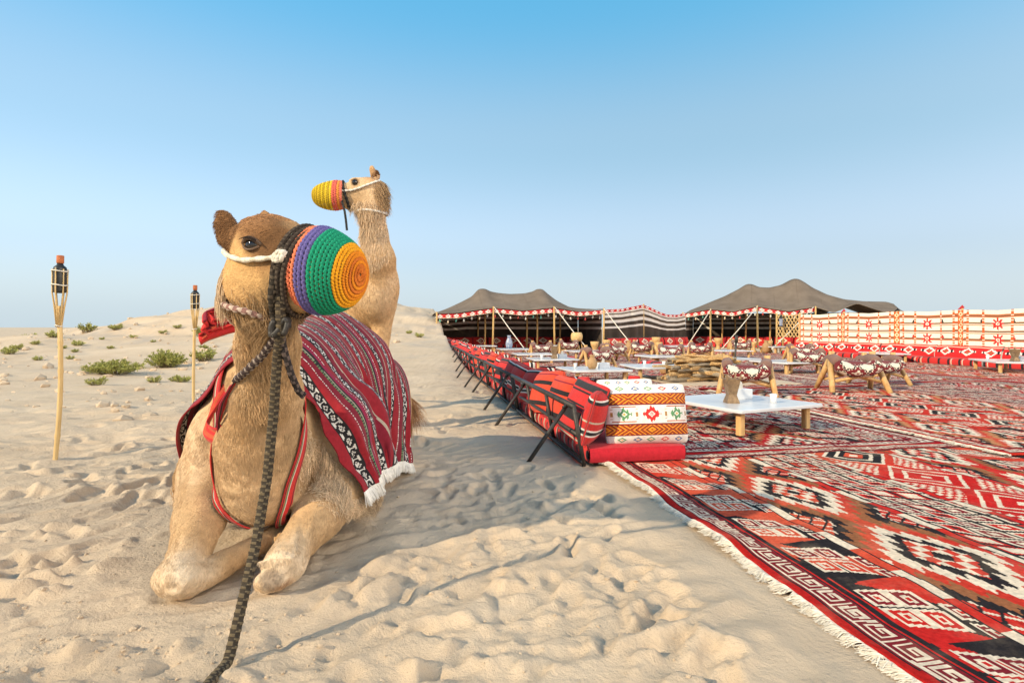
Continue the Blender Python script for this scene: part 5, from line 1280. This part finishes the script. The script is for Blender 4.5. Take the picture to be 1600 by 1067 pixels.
def stripe_top(a, b):
    c = stripe_wall(a, b * 1.0); m = b > .93; c[m] = val_col(a[m], (1 - b[m]) / .07); return c
def tent(name, A, B, depth, eave, ridge, posts, val_end, label, hi_res=110, inner=()):
    A = np.array(A, float); B = np.array(B, float); L_ = np.linalg.norm(B - A); dr = (B - A) / L_; bk = np.array([-dr[1], dr[0]])
    T = empty(name, (A[0], A[1], 0), label=label, cat='tent')
    ns, nt = hi_res, 27; s = np.linspace(0, 1, ns); t = np.linspace(0, 1, nt)
    ez = cur(eave, s); rz = np.maximum(cur(ridge, s), ez + .02); x = 1 - np.abs(2 * t - 1)
    z = ez[:, None] * (1 - x[None, :]) + rz[:, None] * x[None, :]
    z = z - (.16 * np.sin(np.pi * x) * (1 - .3 * x))[None, :] * ((rz - ez) / 1.2)[:, None]      # cloth sags between ridge and eave
    z += .03 * (fbm(s[:, None] * L_ * .8, t[None, :] * 4, 12, 3) - .5)
    xy = A + dr * (s * L_)[:, None]
    P = np.stack([xy[:, 0:1] + bk[0] * t[None, :] * depth, xy[:, 1:2] + bk[1] * t[None, :] * depth, z], -1)
    P[:, 0, 2] -= .0
    o = link('roof', mesh_np('roof', P, grid_faces(ns, nt), True), M['tent'], T)
    o.matrix_parent_inverse = Matrix.Translation((-A[0], -A[1], 0)); md = o.modifiers.new('s', 'SOLIDIFY'); md.thickness = .02
    par = lambda o_: under(o_, T)
    for q in range(1, int(L_ / 1.05) + 1):            # sewn seams between the woven strips
        i = min(ns - 2, int(q * 1.05 / L_ * (ns - 1))); par(MB().tube(P[i, :14] + np.array([0, -.012, .014]), .012, 5).build('seam', M['tent'], None, True))
    n_ = int(L_ * val_end / .035); sv = np.linspace(0, val_end, n_); ev = cur(eave, sv)
    par(sheet('valance', A - bk * .012, A + dr * L_ * val_end - bk * .012, ev - .21, ev - .012, n_, 9, val_col, None, wave=.008))
    sb = np.linspace(0, 1, 160); eb = cur(eave, sb)
    par(sheet('back_wall', A + bk * depth * .92, B + bk * depth * .92, 0 * eb, np.minimum(eb, 1.72) + .05, 160, 46, stripe_wall, None, wave=.03, seed=2))
    for q, nm in ((A, 'side_wall'), (B, 'side_wall')):
        par(sheet(nm, q + bk * .35, q + bk * depth * .92, np.zeros(24), np.full(24, (ez[0] if q is A else ez[-1]) - .03), 24, 46, stripe_wall, None, wave=.02, seed=4))
    for sp, base in posts:
        p = A + dr * L_ * sp; zt = float(np.interp(sp, s, ez)); jx = rng.uniform(-.04, .04)
        par(MB().tube([(p[0] + jx, p[1] - .03, -.03), (p[0] + jx * .4, p[1] - .03, zt * .5), (p[0], p[1] - .03, zt + .06)], (.042, .038, .033), 9).build('post', M['polewood'], None, True))
    for sp, tt in inner:
        p = A + dr * L_ * sp + bk * depth * tt; k = int(sp * (ns - 1)); j = int(tt * (nt - 1)); zt = float(P[k, j, 2])
        par(MB().tube([(p[0], p[1], -.02), (p[0] + .02, p[1], zt * .5), (p[0], p[1], zt)], .04, 8).build('post', M['polewood'], None, True))
    # tassels on a cord under the eave
    tv = MB(); cd = MB(); n2 = int(L_ * val_end / .33)
    for i in range(n2):
        sp = (i + .5) / n2 * val_end; p = A + dr * L_ * sp + bk * .12; zt = float(np.interp(sp, s, ez)) - .30 - .05 * (i % 2)
        tv.lathe([(.004, .07), (.018, .055), (.036, .03), (.04, -.02), (.026, -.06), (.004, -.08)], (p[0], p[1], zt), 8)
        cd.tube([(p[0] - dr[0] * .16, p[1] - dr[1] * .16, zt + .24), (p[0], p[1], zt + .06), (p[0] + dr[0] * .16, p[1] + dr[1] * .16, zt + .24)], .006, 5)
    par(tv.build('hanging_lights', M['bulb'], None, True, kind='stuff')); par(cd.build('light_cord', M['white'], None, True, kind='stuff'))
    return T, A, dr, bk, L_, s, ez
def bulb_mat():
    m, nt, b = new_mat('coloured_glass'); g = nd(nt, 'ShaderNodeNewGeometry'); r = nd(nt, 'ShaderNodeValToRGB'); r.color_ramp.interpolation = 'CONSTANT'
    e = r.color_ramp.elements; e[0].color = (.6, .58, .52, 1); e[1].position = .45; e[1].color = (.10, .35, .28, 1); x = e.new(.65); x.color = (.5, .06, .05, 1); x = e.new(.82); x.color = (.62, .5, .35, 1)
    nt.links.new(g.outputs['Random Per Island'], r.inputs[0]); nt.links.new(r.outputs[0], b.inputs['Base Color']); b.inputs['Roughness'].default_value = .25; return m
M['bulb'] = bulb_mat()
LA_, LB_ = (-3.2, 24.3), (4.1, 25.6)
TL = tent('bedouin_tent', LA_, LB_, 4.4, [(0, 1.58), (.12, 1.60), (.33, 1.84), (.5, 1.72), (.69, 1.85), (.84, 1.70), (1, 1.80)],
     [(0, 1.62), (.08, 1.85), (.17, 2.16), (.24, 2.44), (.275, 2.74), (.29, 2.78), (.325, 2.77), (.345, 2.66), (.40, 2.59), (.48, 2.55), (.57, 2.58), (.63, 2.68), (.65, 2.80), (.69, 2.80), (.715, 2.62), (.78, 2.26), (.86, 1.97), (.92, 1.90), (1, 1.86)],
     [(0.004, 0), (.33, 0), (.69, 0), (.998, 0)], 1.0, 'dark goat-hair tent with two peaks at the far end of the bench row', inner=((.30, .28), (.58, .45), (.62, .25), (.30, .9), (.82, .6)))
RA_, RB_ = (8.7, 29.0), (17.4, 25.4)
TR = tent('bedouin_tent', RA_, RB_, 5.0, [(0, 1.70), (.13, 1.88), (.24, 1.76), (.355, 2.0), (.5, 1.74), (.62, 1.94), (.70, 1.66), (.80, 2.08), (.9, 1.70), (1, 1.62)],
     [(0, 1.9), (.13, 2.41), (.20, 2.68), (.27, 3.02), (.305, 3.26), (.335, 3.24), (.365, 3.08), (.42, 3.03), (.48, 3.16), (.53, 3.44), (.56, 3.46), (.585, 3.32), (.63, 2.98), (.70, 2.62), (.78, 2.36), (.86, 2.26), (.97, 2.22), (1, 2.1)],
     [(.13, 0), (.355, 0), (.62, 0), (.99, 0)], .62, 'taller dark goat-hair tent whose roof runs behind the cream wall', inner=((.18, .3), (.30, .35), (.42, .3), (.48, .2), (.24, .8), (.55, .5)))
nm_ = 150; sm_ = np.linspace(0, 1, nm_)
topm = cur([(0, 1.78), (.2, 1.84), (.42, 2.04), (.47, 2.06), (.55, 1.92), (.75, 1.62), (.9, 1.62), (1, 1.73)], sm_)
sw = empty('striped_wall', (6.4, 27.3, 0), label='black and white striped cloth wall with red top between the tents', cat='wall')
under(sheet('cloth', LB_, RA_, 0 * topm, topm, nm_, 60, stripe_top, None, wave=.05, seed=7), sw)
for q in (.46, .98):
    p = np.array(LB_) * (1 - q) + np.array(RA_) * q; under(MB().tube([(p[0], p[1] + .06, 0), (p[0], p[1] + .06, float(np.interp(q, sm_, topm)) + .05)], .035, 8).build('post', M['polewood'], None, True), sw)
# guy straps
def strap(a, b, label):
    a = np.array(a); b = np.array(b); m = (a + b) / 2 - np.array([0, 0, .03])
    MB().tube([a, m, b], (.022, .02, .022), 6).build('guy_strap', M['white'], None, True, label=label, cat='strap', group='white guy straps of the tents')
def eave_pt(T_, sp): _, A, dr, bk, L_, s, ez = T_; p = A + dr * L_ * sp; return (p[0], p[1] - .05, float(np.interp(sp, s, ez)) + .02)
for T_, sp, dx, dy, lb in ((TL, .335, 1.35, -2.0, 'white guy strap from the first peak post of the bench-side tent'), (TL, .695, 1.25, -2.0, 'white guy strap from the second peak post of the bench-side tent'), (TL, .998, 1.1, -1.6, 'white guy strap slanting across the striped wall'),
                       (TR, .13, -1.6, -1.2, 'white guy strap at the outer post of the taller tent'), (TR, .355, -2.3, -1.6, 'white guy strap from the middle post of the taller tent'), (TR, .61, -2.6, -1.4, 'white guy strap ending near the lantern')):
    a = eave_pt(T_, sp); strap(a, (a[0] + dx, a[1] + dy, .02), lb)
# seats along the back of the tents and the striped wall
def seat_col(a, b):
    c = np.tile(RED * .9, (len(a), 1)); x = (a / .8) % 1 - .5; d = np.abs(x) * 3.2 + np.abs(b - .5) * 2.2; c[d < .9] = CRM; c[d < .5] = MAR; c[d < .22] = CRM; c[(b < .06) | (b > .94)] = BLK; c[np.abs(x) > .46] = MAR
    return c
def seat_run(name, A, B, label, h0=.40, back=True, group='red seats along the cloth walls', colf=seat_col):
    """low seat with a padded back, from A to B (back to the left of the direction A->B)"""
    A = np.array(A, float); B = np.array(B, float); L_ = np.linalg.norm(B - A); dr = (B - A) / L_; nr = np.array([-dr[1], dr[0]])
    T = empty(name, (A[0], A[1], 0), label=label, cat='seat', group=group); n_ = max(8, int(L_ / .03)); s = np.linspace(0, L_, n_)
    def strip(nm, prof, colfn):
        prof = np.array(prof); k = len(prof); lump = .015 * np.abs(np.sin(s * np.pi / .75))
        P = np.stack([A[0] + dr[0] * s[:, None] + nr[0] * prof[None, :, 0], A[1] + dr[1] * s[:, None] + nr[1] * prof[None, :, 0], prof[None, :, 1] + lump[:, None] * (prof[None, :, 1] > .1)], -1)
        sc, kk = np.meshgrid((s[:-1] + s[1:]) / 2, np.arange(k - 1), indexing='ij')
        under(link(nm, mesh_np(nm, P, grid_faces(n_, k), True, colfn(sc.ravel(), kk.ravel())), M['cloth']), T)
    def barcol(sc, k):
        c = np.tile(RED, (len(sc), 1)); x = (sc / .30) % 1; c[(x < .2) & (k < 5)] = BLK; c[(x > .3) & (x < .36) & (k < 5)] = CRM * .8; return c
    strip('seat', [(-.72, .0), (-.73, .03), (-.735, .07), (-.73, .11), (-.71, .14), (-.66, .155), (-.4, .16), (-.1, .16)], barcol)
    pz = np.linspace(.13, h0 + .12, 17); prof = [(-.13 + .10 * (z - .13) / h0 - .03 * math.sin(np.pi * (z - .13) / (h0 - .01)), z) for z in pz] + [(.0, h0 + .13), (.08, h0 + .10)]
    strip('backrest', prof, lambda sc, k: colf(sc, np.clip((k + .5) / 16, 0, 1)))
    return T
def off(A, dr, bk, s, d): p = np.array(A) + np.array(dr) * s + np.array(bk) * d; return p
_, A_, dr_, bk_, L_, _, _ = TL
for i, (a, b) in enumerate(((.05, .36), (.37, .68), (.69, .98))):
    seat_run('wall_seat', off(A_, dr_, bk_, L_ * a, 3.9), off(A_, dr_, bk_, L_ * b, 3.9), 'maroon seat at the back of the bench-side tent, %s from the bench row' % ordn[i])
mdir = np.array(RA_) - np.array(LB_); ml = np.linalg.norm(mdir); mdir /= ml; mnr = np.array([-mdir[1], mdir[0]])
for i, (a, b) in enumerate(((.0, .34), (.35, .66), (.67, .99))):
    q = np.array(LB_) - mnr * .15; seat_run('wall_seat', q + mdir * ml * a, q + mdir * ml * b, 'red seat under the striped wall between the tents, %s from the bench-side tent' % ordn[i])
_, A_, dr_, bk_, L_, _, _ = TR
for i, (a, b) in enumerate(((.02, .22), (.23, .43), (.44, .66))):
    seat_run('wall_seat', off(A_, dr_, bk_, L_ * a, 1.9), off(A_, dr_, bk_, L_ * b, 1.9), 'red seat inside the taller tent, %s from the striped wall' % ordn[i])
# ------------------------------------------------------------------ cream wall
def cream_col(L0, H):
    OR = np.array((.55, .12, .035)); CRW = np.array((.78, .72, .61)); BR = np.array((.20, .11, .06)); YL = np.array((.78, .60, .38))
    def f(a, b):
        z = b * H; c = np.tile(CRW, (len(a), 1)); per = 1.95; x = (a % per) - per / 2
        for zc in (.93, .72, .50, .29):
            c[np.abs(z - zc) < .020] = BR; c[np.abs(z - zc + .04) < .011] = OR * 1.1
        for zc in (.93, .50): c[np.abs(z - zc - .03) < .010] = OR * 1.2
        for zc, zt in ((.72, .72), (.29, .29)):          # eight-pointed stars between the columns
            r_ = np.hypot(x, z - zc); th = np.arctan2(z - zc, x); rad_ = .125 * (1 + .35 * np.cos(8 * th)); c[r_ < rad_] = RED * 1.05; c[r_ < .048] = CRW; c[r_ < .02] = RED
        for zc, cl, dx in ((.74, BLK, .42), (.31, RED, .42), (.74, BLK, -.42), (.31, RED, -.42)):   # little trees
            h_ = (z - zc) / .12; c[(h_ > 0) & (h_ < 1) & (np.abs(x - dx) < .045 * (1 - h_))] = cl
        xc = np.minimum(np.abs(x - per / 2), np.abs(x + per / 2))
        c[xc < .085] = OR; c[(xc + np.abs((z / .15) % 1 - .5) * .15 < .075)] = YL; c[(xc + np.abs((z / .15) % 1 - .5) * .15 < .035)] = OR
        for q in (.21, .60):
            m = np.abs(xc - q) < .032; c[m] = OR; c[m & (np.abs((z / .06) % 1 - .5) < .12)] = CRW
        m = (xc < .20) & (np.abs((z / .215) % 1 - .5) < .08) & (xc > .1); c[m] = OR * .9
        c[(xc > .30) & (np.abs(z - .72) < .0)] = BR
        return c
    return f
WPTS = [(10.75, 21.6), (12.35, 16.6), (13.55, 11.2), (14.6, 6.0)]
cw = empty('cream_wall', (12.4, 16.6, 0), label='cream cloth wall with red stars and orange columns behind red seats', cat='wall')
acc = 0
for i in range(3):
    A = np.array(WPTS[i]); B = np.array(WPTS[i + 1]); L_ = np.linalg.norm(B - A); n_ = int(L_ / .022); s = np.linspace(0, L_, n_)
    top = 1.45 + .035 * np.abs(np.cos((acc + s) * np.pi / 1.95)) + .03 * (fbm((acc + s) * .7, 0 * s, 4, 2) - .5)
    cf = cream_col(0, 1.08); ac = acc
    if i == 2: n_ = int(L_ / .05); s = np.linspace(0, L_, n_); top = 1.45 + .035 * np.abs(np.cos((acc + s) * np.pi / 1.95))
    under(sheet('cloth', A, B, np.full(n_, .38), top, n_, 50 if i < 2 else 26, lambda a, b, ac=ac, cf=cf: cf(a + ac, b), None, wave=.022, seed=i), cw)
    d = (B - A) / L_
    for k in range(int((acc) / 1.95), int((acc + L_) / 1.95) + 1):
        q = k * 1.95 - acc
        if 0 <= q <= L_:
            p = A + d * q + np.array([-d[1], d[0]]) * .05; zt = 1.50 + .05 * rng.random()
            under(MB().tube([(p[0], p[1], 0), (p[0], p[1], zt)], .028, 7).build('post', M['polewood'], None, True), cw)
            fl = MB(); fl.add([(p[0], p[1], zt - .02), (p[0], p[1], zt + .10), (p[0] + d[0] * .05, p[1] + d[1] * .05 - .02, zt + .02), (p[0] - d[0] * .14, p[1] - d[1] * .14, zt - .03), (p[0] + .012, p[1] - .02, zt + .0)], [(0, 2, 1), (0, 1, 3), (0, 4, 2), (3, 4, 0), (1, 2, 4), (1, 4, 3)]); under(fl.build('cloth_peak', M['redcloth'] if k % 2 else M['mask_black'], None), cw)
    acc += L_
def wseat_col(a, b):
    c = np.tile(np.array((.52, .022, .024)), (len(a), 1)); x = (a / .62) % 1 - .5; d = np.abs(x) * 2.6 + np.abs(b - .55) * 2.4
    c[(np.abs(d - .62) < .16)] = WHT; c[d < .22] = np.array((.3, .12, .05)); c[(np.abs(np.abs(x) - .34) < .05) & (np.abs(b - .55) < .05)] = WHT; c[(np.abs(np.abs(x) - .30) < .04) & (np.abs(b - .55) < .14)] = BLK
    c[(b > .90) & (b < .95)] = CRM * .8; c[(b > .1) & (b < .15)] = np.array((.55, .3, .08)); c[b < .06] = BLK
    return c
sn = 0
for i in range(2):
    A = np.array(WPTS[i]); B = np.array(WPTS[i + 1]); L_ = np.linalg.norm(B - A); d = (B - A) / L_; nr = np.array([-d[1], d[0]]); k = 3
    for j in range(k):
        a = A + d * (L_ * j / k + .02) - nr * .10; b = A + d * (L_ * (j + 1) / k - .02) - nr * .10
        seat_run('wall_seat', a, b, 'bright red seat with white lozenges along the cream wall, %s from the taller tent' % ordn[sn], .36, group='red seats of the cream wall', colf=wseat_col); sn += 1
# trellis and lantern at the start of the cream wall
tr = empty('lattice_screen', (10.9, 22.1, 0), label='yellow crossed-slat screen at the start of the cream wall', cat='screen')
ta = np.array((10.28, 22.35)); td = nrm((10.75 - 10.28, 21.6 - 22.35)); tl = .95
for i in range(-3, 8):
    for sg, yo in ((1, 0), (-1, .02)):
        s0 = i * .14; p = []
        for q in (0, 1):
            s_ = s0 + (q if sg > 0 else 1 - q) * .55; p.append((s_, .62 + q * .86))
        (s1, z1), (s2, z2) = p
        lo, hi = 0.0, 1.0
        def cl(sv): return (sv - s1) / (s2 - s1)
        c0, c1_ = sorted((cl(0), cl(tl))); lo = max(lo, c0); hi = min(hi, c1_)
        if hi - lo < .1: continue
        a = (s1 + (s2 - s1) * lo, z1 + (z2 - z1) * lo); b = (s1 + (s2 - s1) * hi, z1 + (z2 - z1) * hi)
        w_ = lambda q: (ta[0] + td[0] * q[0] - td[1] * yo, ta[1] + td[1] * q[0] + td[0] * yo, q[1])
        under(MB().tube([w_(a), w_(b)], .017, 5).build('slat', M['bamboo'], None), tr)
for q in (0, tl): under(MB().tube([(ta[0] + td[0] * q, ta[1] + td[1] * q + .03, 0), (ta[0] + td[0] * q, ta[1] + td[1] * q + .03, 1.55)], .03, 8).build('post', M['polewood'], None, True), tr)
ln_ = empty('lantern', (10.25, 21.95, 1.02), label='hanging blue-grey lantern beside the yellow lattice screen', cat='lantern')
MB().lathe([(.05, 0), (.075, .0), (.08, .03), (.07, .04)], n=6).build('base', M['mask_black'], ln_); MB().lathe([(.06, .04), (.066, .30), (.05, .32)], n=6).build('pane', M['blue'], ln_); MB().lathe([(.085, .32), (.06, .38), (.02, .43), (.012, .52)], n=6).build('cap', M['mask_black'], ln_)
MB().tube([(0, 0, .50), (0, .02, .62), (.03, .05, .70)], .008, 5).build('hook', M['mask_black'], ln_)
# jars, mortars and drum scattered across the camp
jr = random.Random(4); BIG = [(.04, 0), (.11, 0), (.15, .08), (.16, .2), (.13, .32), (.08, .38), (.075, .44), (.10, .48), (.08, .48)]; MORT = [(.09, 0), (.13, 0), (.12, .05), (.06, .16), (.055, .22), (.11, .34), (.13, .46), (.11, .46), (.06, .36)]
jm = [MB().lathe(BIG, n=18), MB().lathe(MORT, n=16)]; jme = []
for nm, q, mt in (('jar', jm[0], M['clay']), ('mortar', jm[1], M['wood'])):
    o = q.build(nm, mt, None, True); jme.append(o.data); bpy.data.objects.remove(o)
spots = [(0, 9.8, 22.2, 1.0, 'tan jar under the taller tent guy strap, beside wooden mortars'), (1, 10.1, 22.6, 1.0, 'wooden mortar among jars in front of the taller tent, first of three'), (1, 9.45, 22.5, .9, 'wooden mortar among jars in front of the taller tent, shortest one'), (1, 8.3, 23.2, 1.2, 'wooden mortar at the foot of the taller tent outer post'), (0, 8.75, 23.0, 1.05, 'tan jar at the foot of the taller tent outer post'),
         (1, 5.6, 22.4, 1.3, 'tall wooden mortar in front of the striped wall'), (0, 4.5, 22.2, 1.0, 'tan jar in front of the striped wall'), (1, 3.4, 20.8, 1.15, 'wooden mortar between the tent and the saddle chairs'), (0, 2.4, 15.9, .7, 'small tan jar on the rugs behind the jug table'), (1, 2.75, 19.2, 1.1, 'wooden mortar on the rugs in front of the bench-side tent'),
         (0, 3.2, 12.1, .6, 'little tan pot behind the firewood'), (1, 5.15, 20.2, 1.0, 'wooden mortar beyond the far saddle chairs')]
for k, x, y, s, lb in spots:
    o = link(('jar', 'mortar')[k], jme[k], None, label=lb, cat=('jar', 'mortar')[k], group='jars and mortars standing about the camp'); o.location = (x, y, .02); o.scale = (s, s, s); o.rotation_euler = (0, 0, jr.uniform(0, 6))
for x, y, rz, s_, lb in ((2.9, 16.6, R(120), 1.0, 'saddle chair among the tables half way to the bench-side tent'), (5.7, 17.4, R(65), 1.0, 'saddle chair between the firewood and the striped wall'), (7.9, 15.8, R(80), 1.0, 'saddle chair out on the open rugs before the taller tent'), (2.0, 20.4, R(95), 1.0, 'saddle chair close to the second peak post of the tent'), (8.2, 20.6, R(70), 1.0, 'saddle chair near the jars before the taller tent')):
    t = copy_tree(ch0); t.location = (x, y, .022); t.rotation_euler = (0, 0, rz); t.scale = (s_,) * 3; t['label'] = lb; t['category'] = 'chair'; t['group'] = 'camel-saddle chairs'
for x, y, rz, lb in ((2.3, 18.2, R(12), 'white low table between two saddle chairs before the tent'), (7.0, 18.6, R(10), 'white low table on the open rugs before the taller tent'), (5.2, 13.9, R(25), 'white low table just beyond the lone pale saddle chair'), (.6, 16.2, R(8), 'white low table beside the middle of the bench row')):
    put_t(t0, False, x, y, rz, lb)
for k, (x, y, z, rz, lb) in enumerate(((1.5, 16.9, .10, .4, 'red and black pillow lying flat on the rugs past the dark burner'), (4.7, 19.2, .10, 1.3, 'orange red pillow lying flat on the rugs before the striped wall'), (6.9, 21.2, .10, 2.0, 'crimson pillow lying flat on the rugs near the striped wall'), (3.4, 14.2, .10, .9, 'red pillow lying flat on the rugs behind the firewood'), (-.3, 18.4, .10, 1.8, 'orange red pillow lying flat beside the bench row far end'))):
    o = link('pillow', pm[k % 3], M['cloth'], label=lb, cat='pillow', group='pillows lying on the rugs'); o.matrix_world = Matrix.Translation((x, y, z)) @ Matrix.Rotation(rz, 4, 'Z') @ Matrix.Rotation(R(90), 4, 'X')
GL = MB().lathe([(.02, 0), (.032, 0), (.028, .03), (.036, .09), (.033, .09), (.024, .03)], n=12).build('tea_glass', M['glass'], None, True); gme = GL.data; bpy.data.objects.remove(GL)
for x, y, lb in ((2.55, 5.62, 'small pale tea glass on the incense-burner table'), (1.15, 10.45, 'small pale tea glass on the jug table, apart from the jug'), (2.9, 11.0, 'small pale tea glass on the table beside the firewood'), (2.6, 11.3, 'second pale tea glass on the table beside the firewood'), (.7, 13.6, 'small pale tea glass on the dark burner table'), (10.9, 13.2, 'small pale tea glass on the long table by the wall')):
    o = link('tea_glass', gme, None, label=lb, cat='glass', group='tea glasses on the tables'); o.location = (x, y, .262)
dr0 = empty('drum', (2.65, 23.6, .02), label='pale round drum on a wooden stand under the tent edge', cat='drum')
MB().lathe([(.05, .42), (.20, .42), (.235, .52), (.24, .66), (.20, .76), (.19, .765), (.02, .77)], n=22).build('shell', M['bamboo'], dr0, True)
for i in range(3): a = i * 2.1; MB().tube([(.17 * math.cos(a), .17 * math.sin(a), .44), (.26 * math.cos(a), .26 * math.sin(a), 0)], .022, 7).build('leg', M['wood'], dr0, True)
# ------------------------------------------------------------------ torches
def torch():
    t = empty('bamboo_torch'); H = 1.15; zs = np.linspace(-.1, H, 60); nodes = [.18, .42, .66, .88, 1.08]
    rad = .0165 + .0035 * sum(np.exp(-((zs - n_) / .012) ** 2) for n_ in nodes); px = .016 * np.sin(zs * 3.1) + .012 * zs
    P = np.stack([px, .008 * np.sin(zs * 2.1 + 1), zs], -1); MB().tube(P, rad, 12).build('pole', M['bamboo'], t, True); e = P[-1]
    for i in range(6):
        a = i * math.pi / 3 + .2; c, s = math.cos(a), math.sin(a)
        MB().tube([(e[0] + .014 * c, e[1] + .014 * s, H - .16), (e[0] + .030 * c, e[1] + .030 * s, H + .0), (e[0] + .045 * c, e[1] + .045 * s, H + .10), (e[0] + .047 * c, e[1] + .047 * s, H + .275)], (.006, .007, .0055, .0045), 5).build('slat', M['bamboo'], t, True)
    MB().lathe([(.02, .095), (.040, .10), (.0425, .115), (.0425, .275), (.039, .29), (.022, .305), (.018, .32)], (e[0], e[1], H), 18).build('canister', M['mask_black'], t, True)
    MB().lathe([(.020, .318), (.024, .322), (.024, .375), (.018, .378)], (e[0], e[1], H), 14).build('cap', M['orange'], t, True)
    for z, r_ in ((H - .15, .022), (H + .155, .050), (H + .26, .051)):
        MB().tube([(e[0] + r_ * math.cos(k), e[1] + r_ * math.sin(k), z + .004 * math.sin(k * 2)) for k in np.linspace(0, 2 * math.pi, 20)], .005, 5).build('binding', M['white'], t, True)
    return t
tt = torch(); tt.location = (-3.42, 4.31, gz(-3.42, 4.31)); tt.rotation_euler = (0, R(1.0), .4); tt['label'] = 'bamboo torch nearer the camera, standing alone in bare sand'; tt['category'] = 'torch'; tt['group'] = 'bamboo torches'
t2 = copy_tree(tt); t2.location = (-3.85, 6.98, gz(-3.85, 6.98)); t2.rotation_euler = (0, R(-2.5), 2.2); t2['label'] = 'bamboo torch close behind the kneeling camel, beside the green shrubs'
# ------------------------------------------------------------------ shrubs
def shrub_mesh(seed, n_st, leaves, rad, hgt):
    r = np.random.default_rng(seed); st = MB(); V = []; F = []
    for i in range(n_st):
        a = r.uniform(0, 2 * np.pi); q = rad * math.sqrt(r.random()) ; h = hgt * (1 - .45 * (q / rad) ** 2) * r.uniform(.65, 1.1)
        b = np.array((q * .35 * math.cos(a), q * .35 * math.sin(a), 0)); e = np.array((q * math.cos(a), q * math.sin(a), h)); m = (b + e) / 2 + np.array((0, 0, h * .12)) + r.normal(0, .02, 3)
        st.tube([b, m, e], (.006, .005, .002), 4, False)
        for k in range(leaves):
            t = r.uniform(.30, 1.05); p = (1 - t) ** 2 * b + 2 * t * (1 - t) * m + t * t * e if t <= 1 else e
            d = nrm(r.normal(0, 1, 3) + np.array((0, 0, .9)) + (e - b) * .8); L_ = r.uniform(.03, .075) * (.7 + hgt); w = nrm(np.cross(d, r.normal(0, 1, 3))) * r.uniform(.006, .011) * (.7 + hgt); n0 = len(V)
            V += [p, p + d * L_ * .5 + w, p + d * L_, p + d * L_ * .5 - w]; F.append((n0, n0 + 1, n0 + 2, n0 + 3))
    return st, np.array(V), np.array(F)
def shrub(seed, n_st, leaves, rad, hgt):
    t = empty('desert_shrub'); st, V, F = shrub_mesh(seed, n_st, leaves, rad, hgt); st.build('stems', M['stem'], t)
    link('foliage', mesh_np('foliage', V, F, False), M['leaf'], t); return t
def set_s(t, x, y, s, rz, lb, sx=1.0):
    t.location = (x, y, gz(x, y) - .02); t.scale = (s * sx, s, s); t.rotation_euler = (0, 0, rz); t['label'] = lb; t['category'] = 'shrub'; t['group'] = 'green desert shrubs'
sA = shrub(1, 120, 46, .60, .40); sB = shrub(2, 110, 46, .52, .46); sC = shrub(3, 30, 18, .20, .20)
set_s(sA, -8.0, 11.6, .72, .3, 'wide low green shrub on the sand beside the torches', 1.35); set_s(sB, -7.94, 13.2, .84, 1.0, 'taller rounded green shrub nearer the kneeling camel', 1.05)
small = [(-7.6, 14.3, 1.5, 'bushy shrub right behind the second torch'), (-7.03, 9.76, .75, 'small sprig of a shrub in front of the wide shrub'), (-6.47, 10.43, .65, 'small sprig at the foot of the second torch, leftmost of three'), (-6.2, 10.6, .6, 'small sprig at the foot of the second torch, middle of three'), (-5.92, 10.33, .7, 'small sprig at the foot of the second torch, rightmost of three')]
frs = random.Random(8); scat = []
words_ = ['on the open slope at the picture edge', 'on the slope below the flat horizon', 'half way up the stony slope', 'near the stony ridge', 'high on the stony rise', 'on the rise between the torches', 'on the crest of the rise', 'low on the slope beside the first torch']
for i, (px, py, s) in enumerate(((15, 553, 2.0), (45, 502, 2.2), (28, 545, 1.4), (55, 540, 1.2), (60, 563, 1.3), (85, 528, 2.0), (92, 515, 1.3), (135, 519, 2.4), (122, 541, 1.5), (110, 562, 1.1), (183, 516, 1.6), (172, 545, 1.0), (232, 492, 3.4), (255, 521, 1.0), (278, 512, 1.0), (316, 525, 2.6), (208, 528, .9), (640, 521, 1.0), (655, 527, 1.2), (118, 551, 1.0), (98, 545, 1.0), (160, 531, .8), (318, 545, 1.3), (240, 535, .8))):
    # scattered along view-independent spots: solve once for the ground point on the slope
    best = None
    for d in np.linspace(9, 45, 200):
        x = (px - 800) / 900 * d; z = gz(x, d)
        if 511 + 900 * (1 - z) / d <= py: best = (x, d); break
    if best is None: best = ((px - 800) / 900 * 38, 38)
    scat.append((px, round(best[0], 2), round(best[1], 2), s * best[1] / 30.0))
ORD = ordn + ['thirteenth', 'fourteenth', 'fifteenth', 'sixteenth', 'seventeenth', 'eighteenth', 'nineteenth', 'twentieth', 'twenty-first', 'twenty-second', 'twenty-third', 'twenty-fourth', 'twenty-fifth']
for i, (px, x, y, s) in enumerate(sorted(scat)): small.append((x, y, s, 'small round shrub on the slope, %s counted across from the outer edge' % ORD[i]))
for i, (x, y, s, lb) in enumerate(small):
    set_s(sC if i == 0 else copy_tree(sC), x, y, s, frs.uniform(0, 6), lb, frs.uniform(1.0, 1.5))
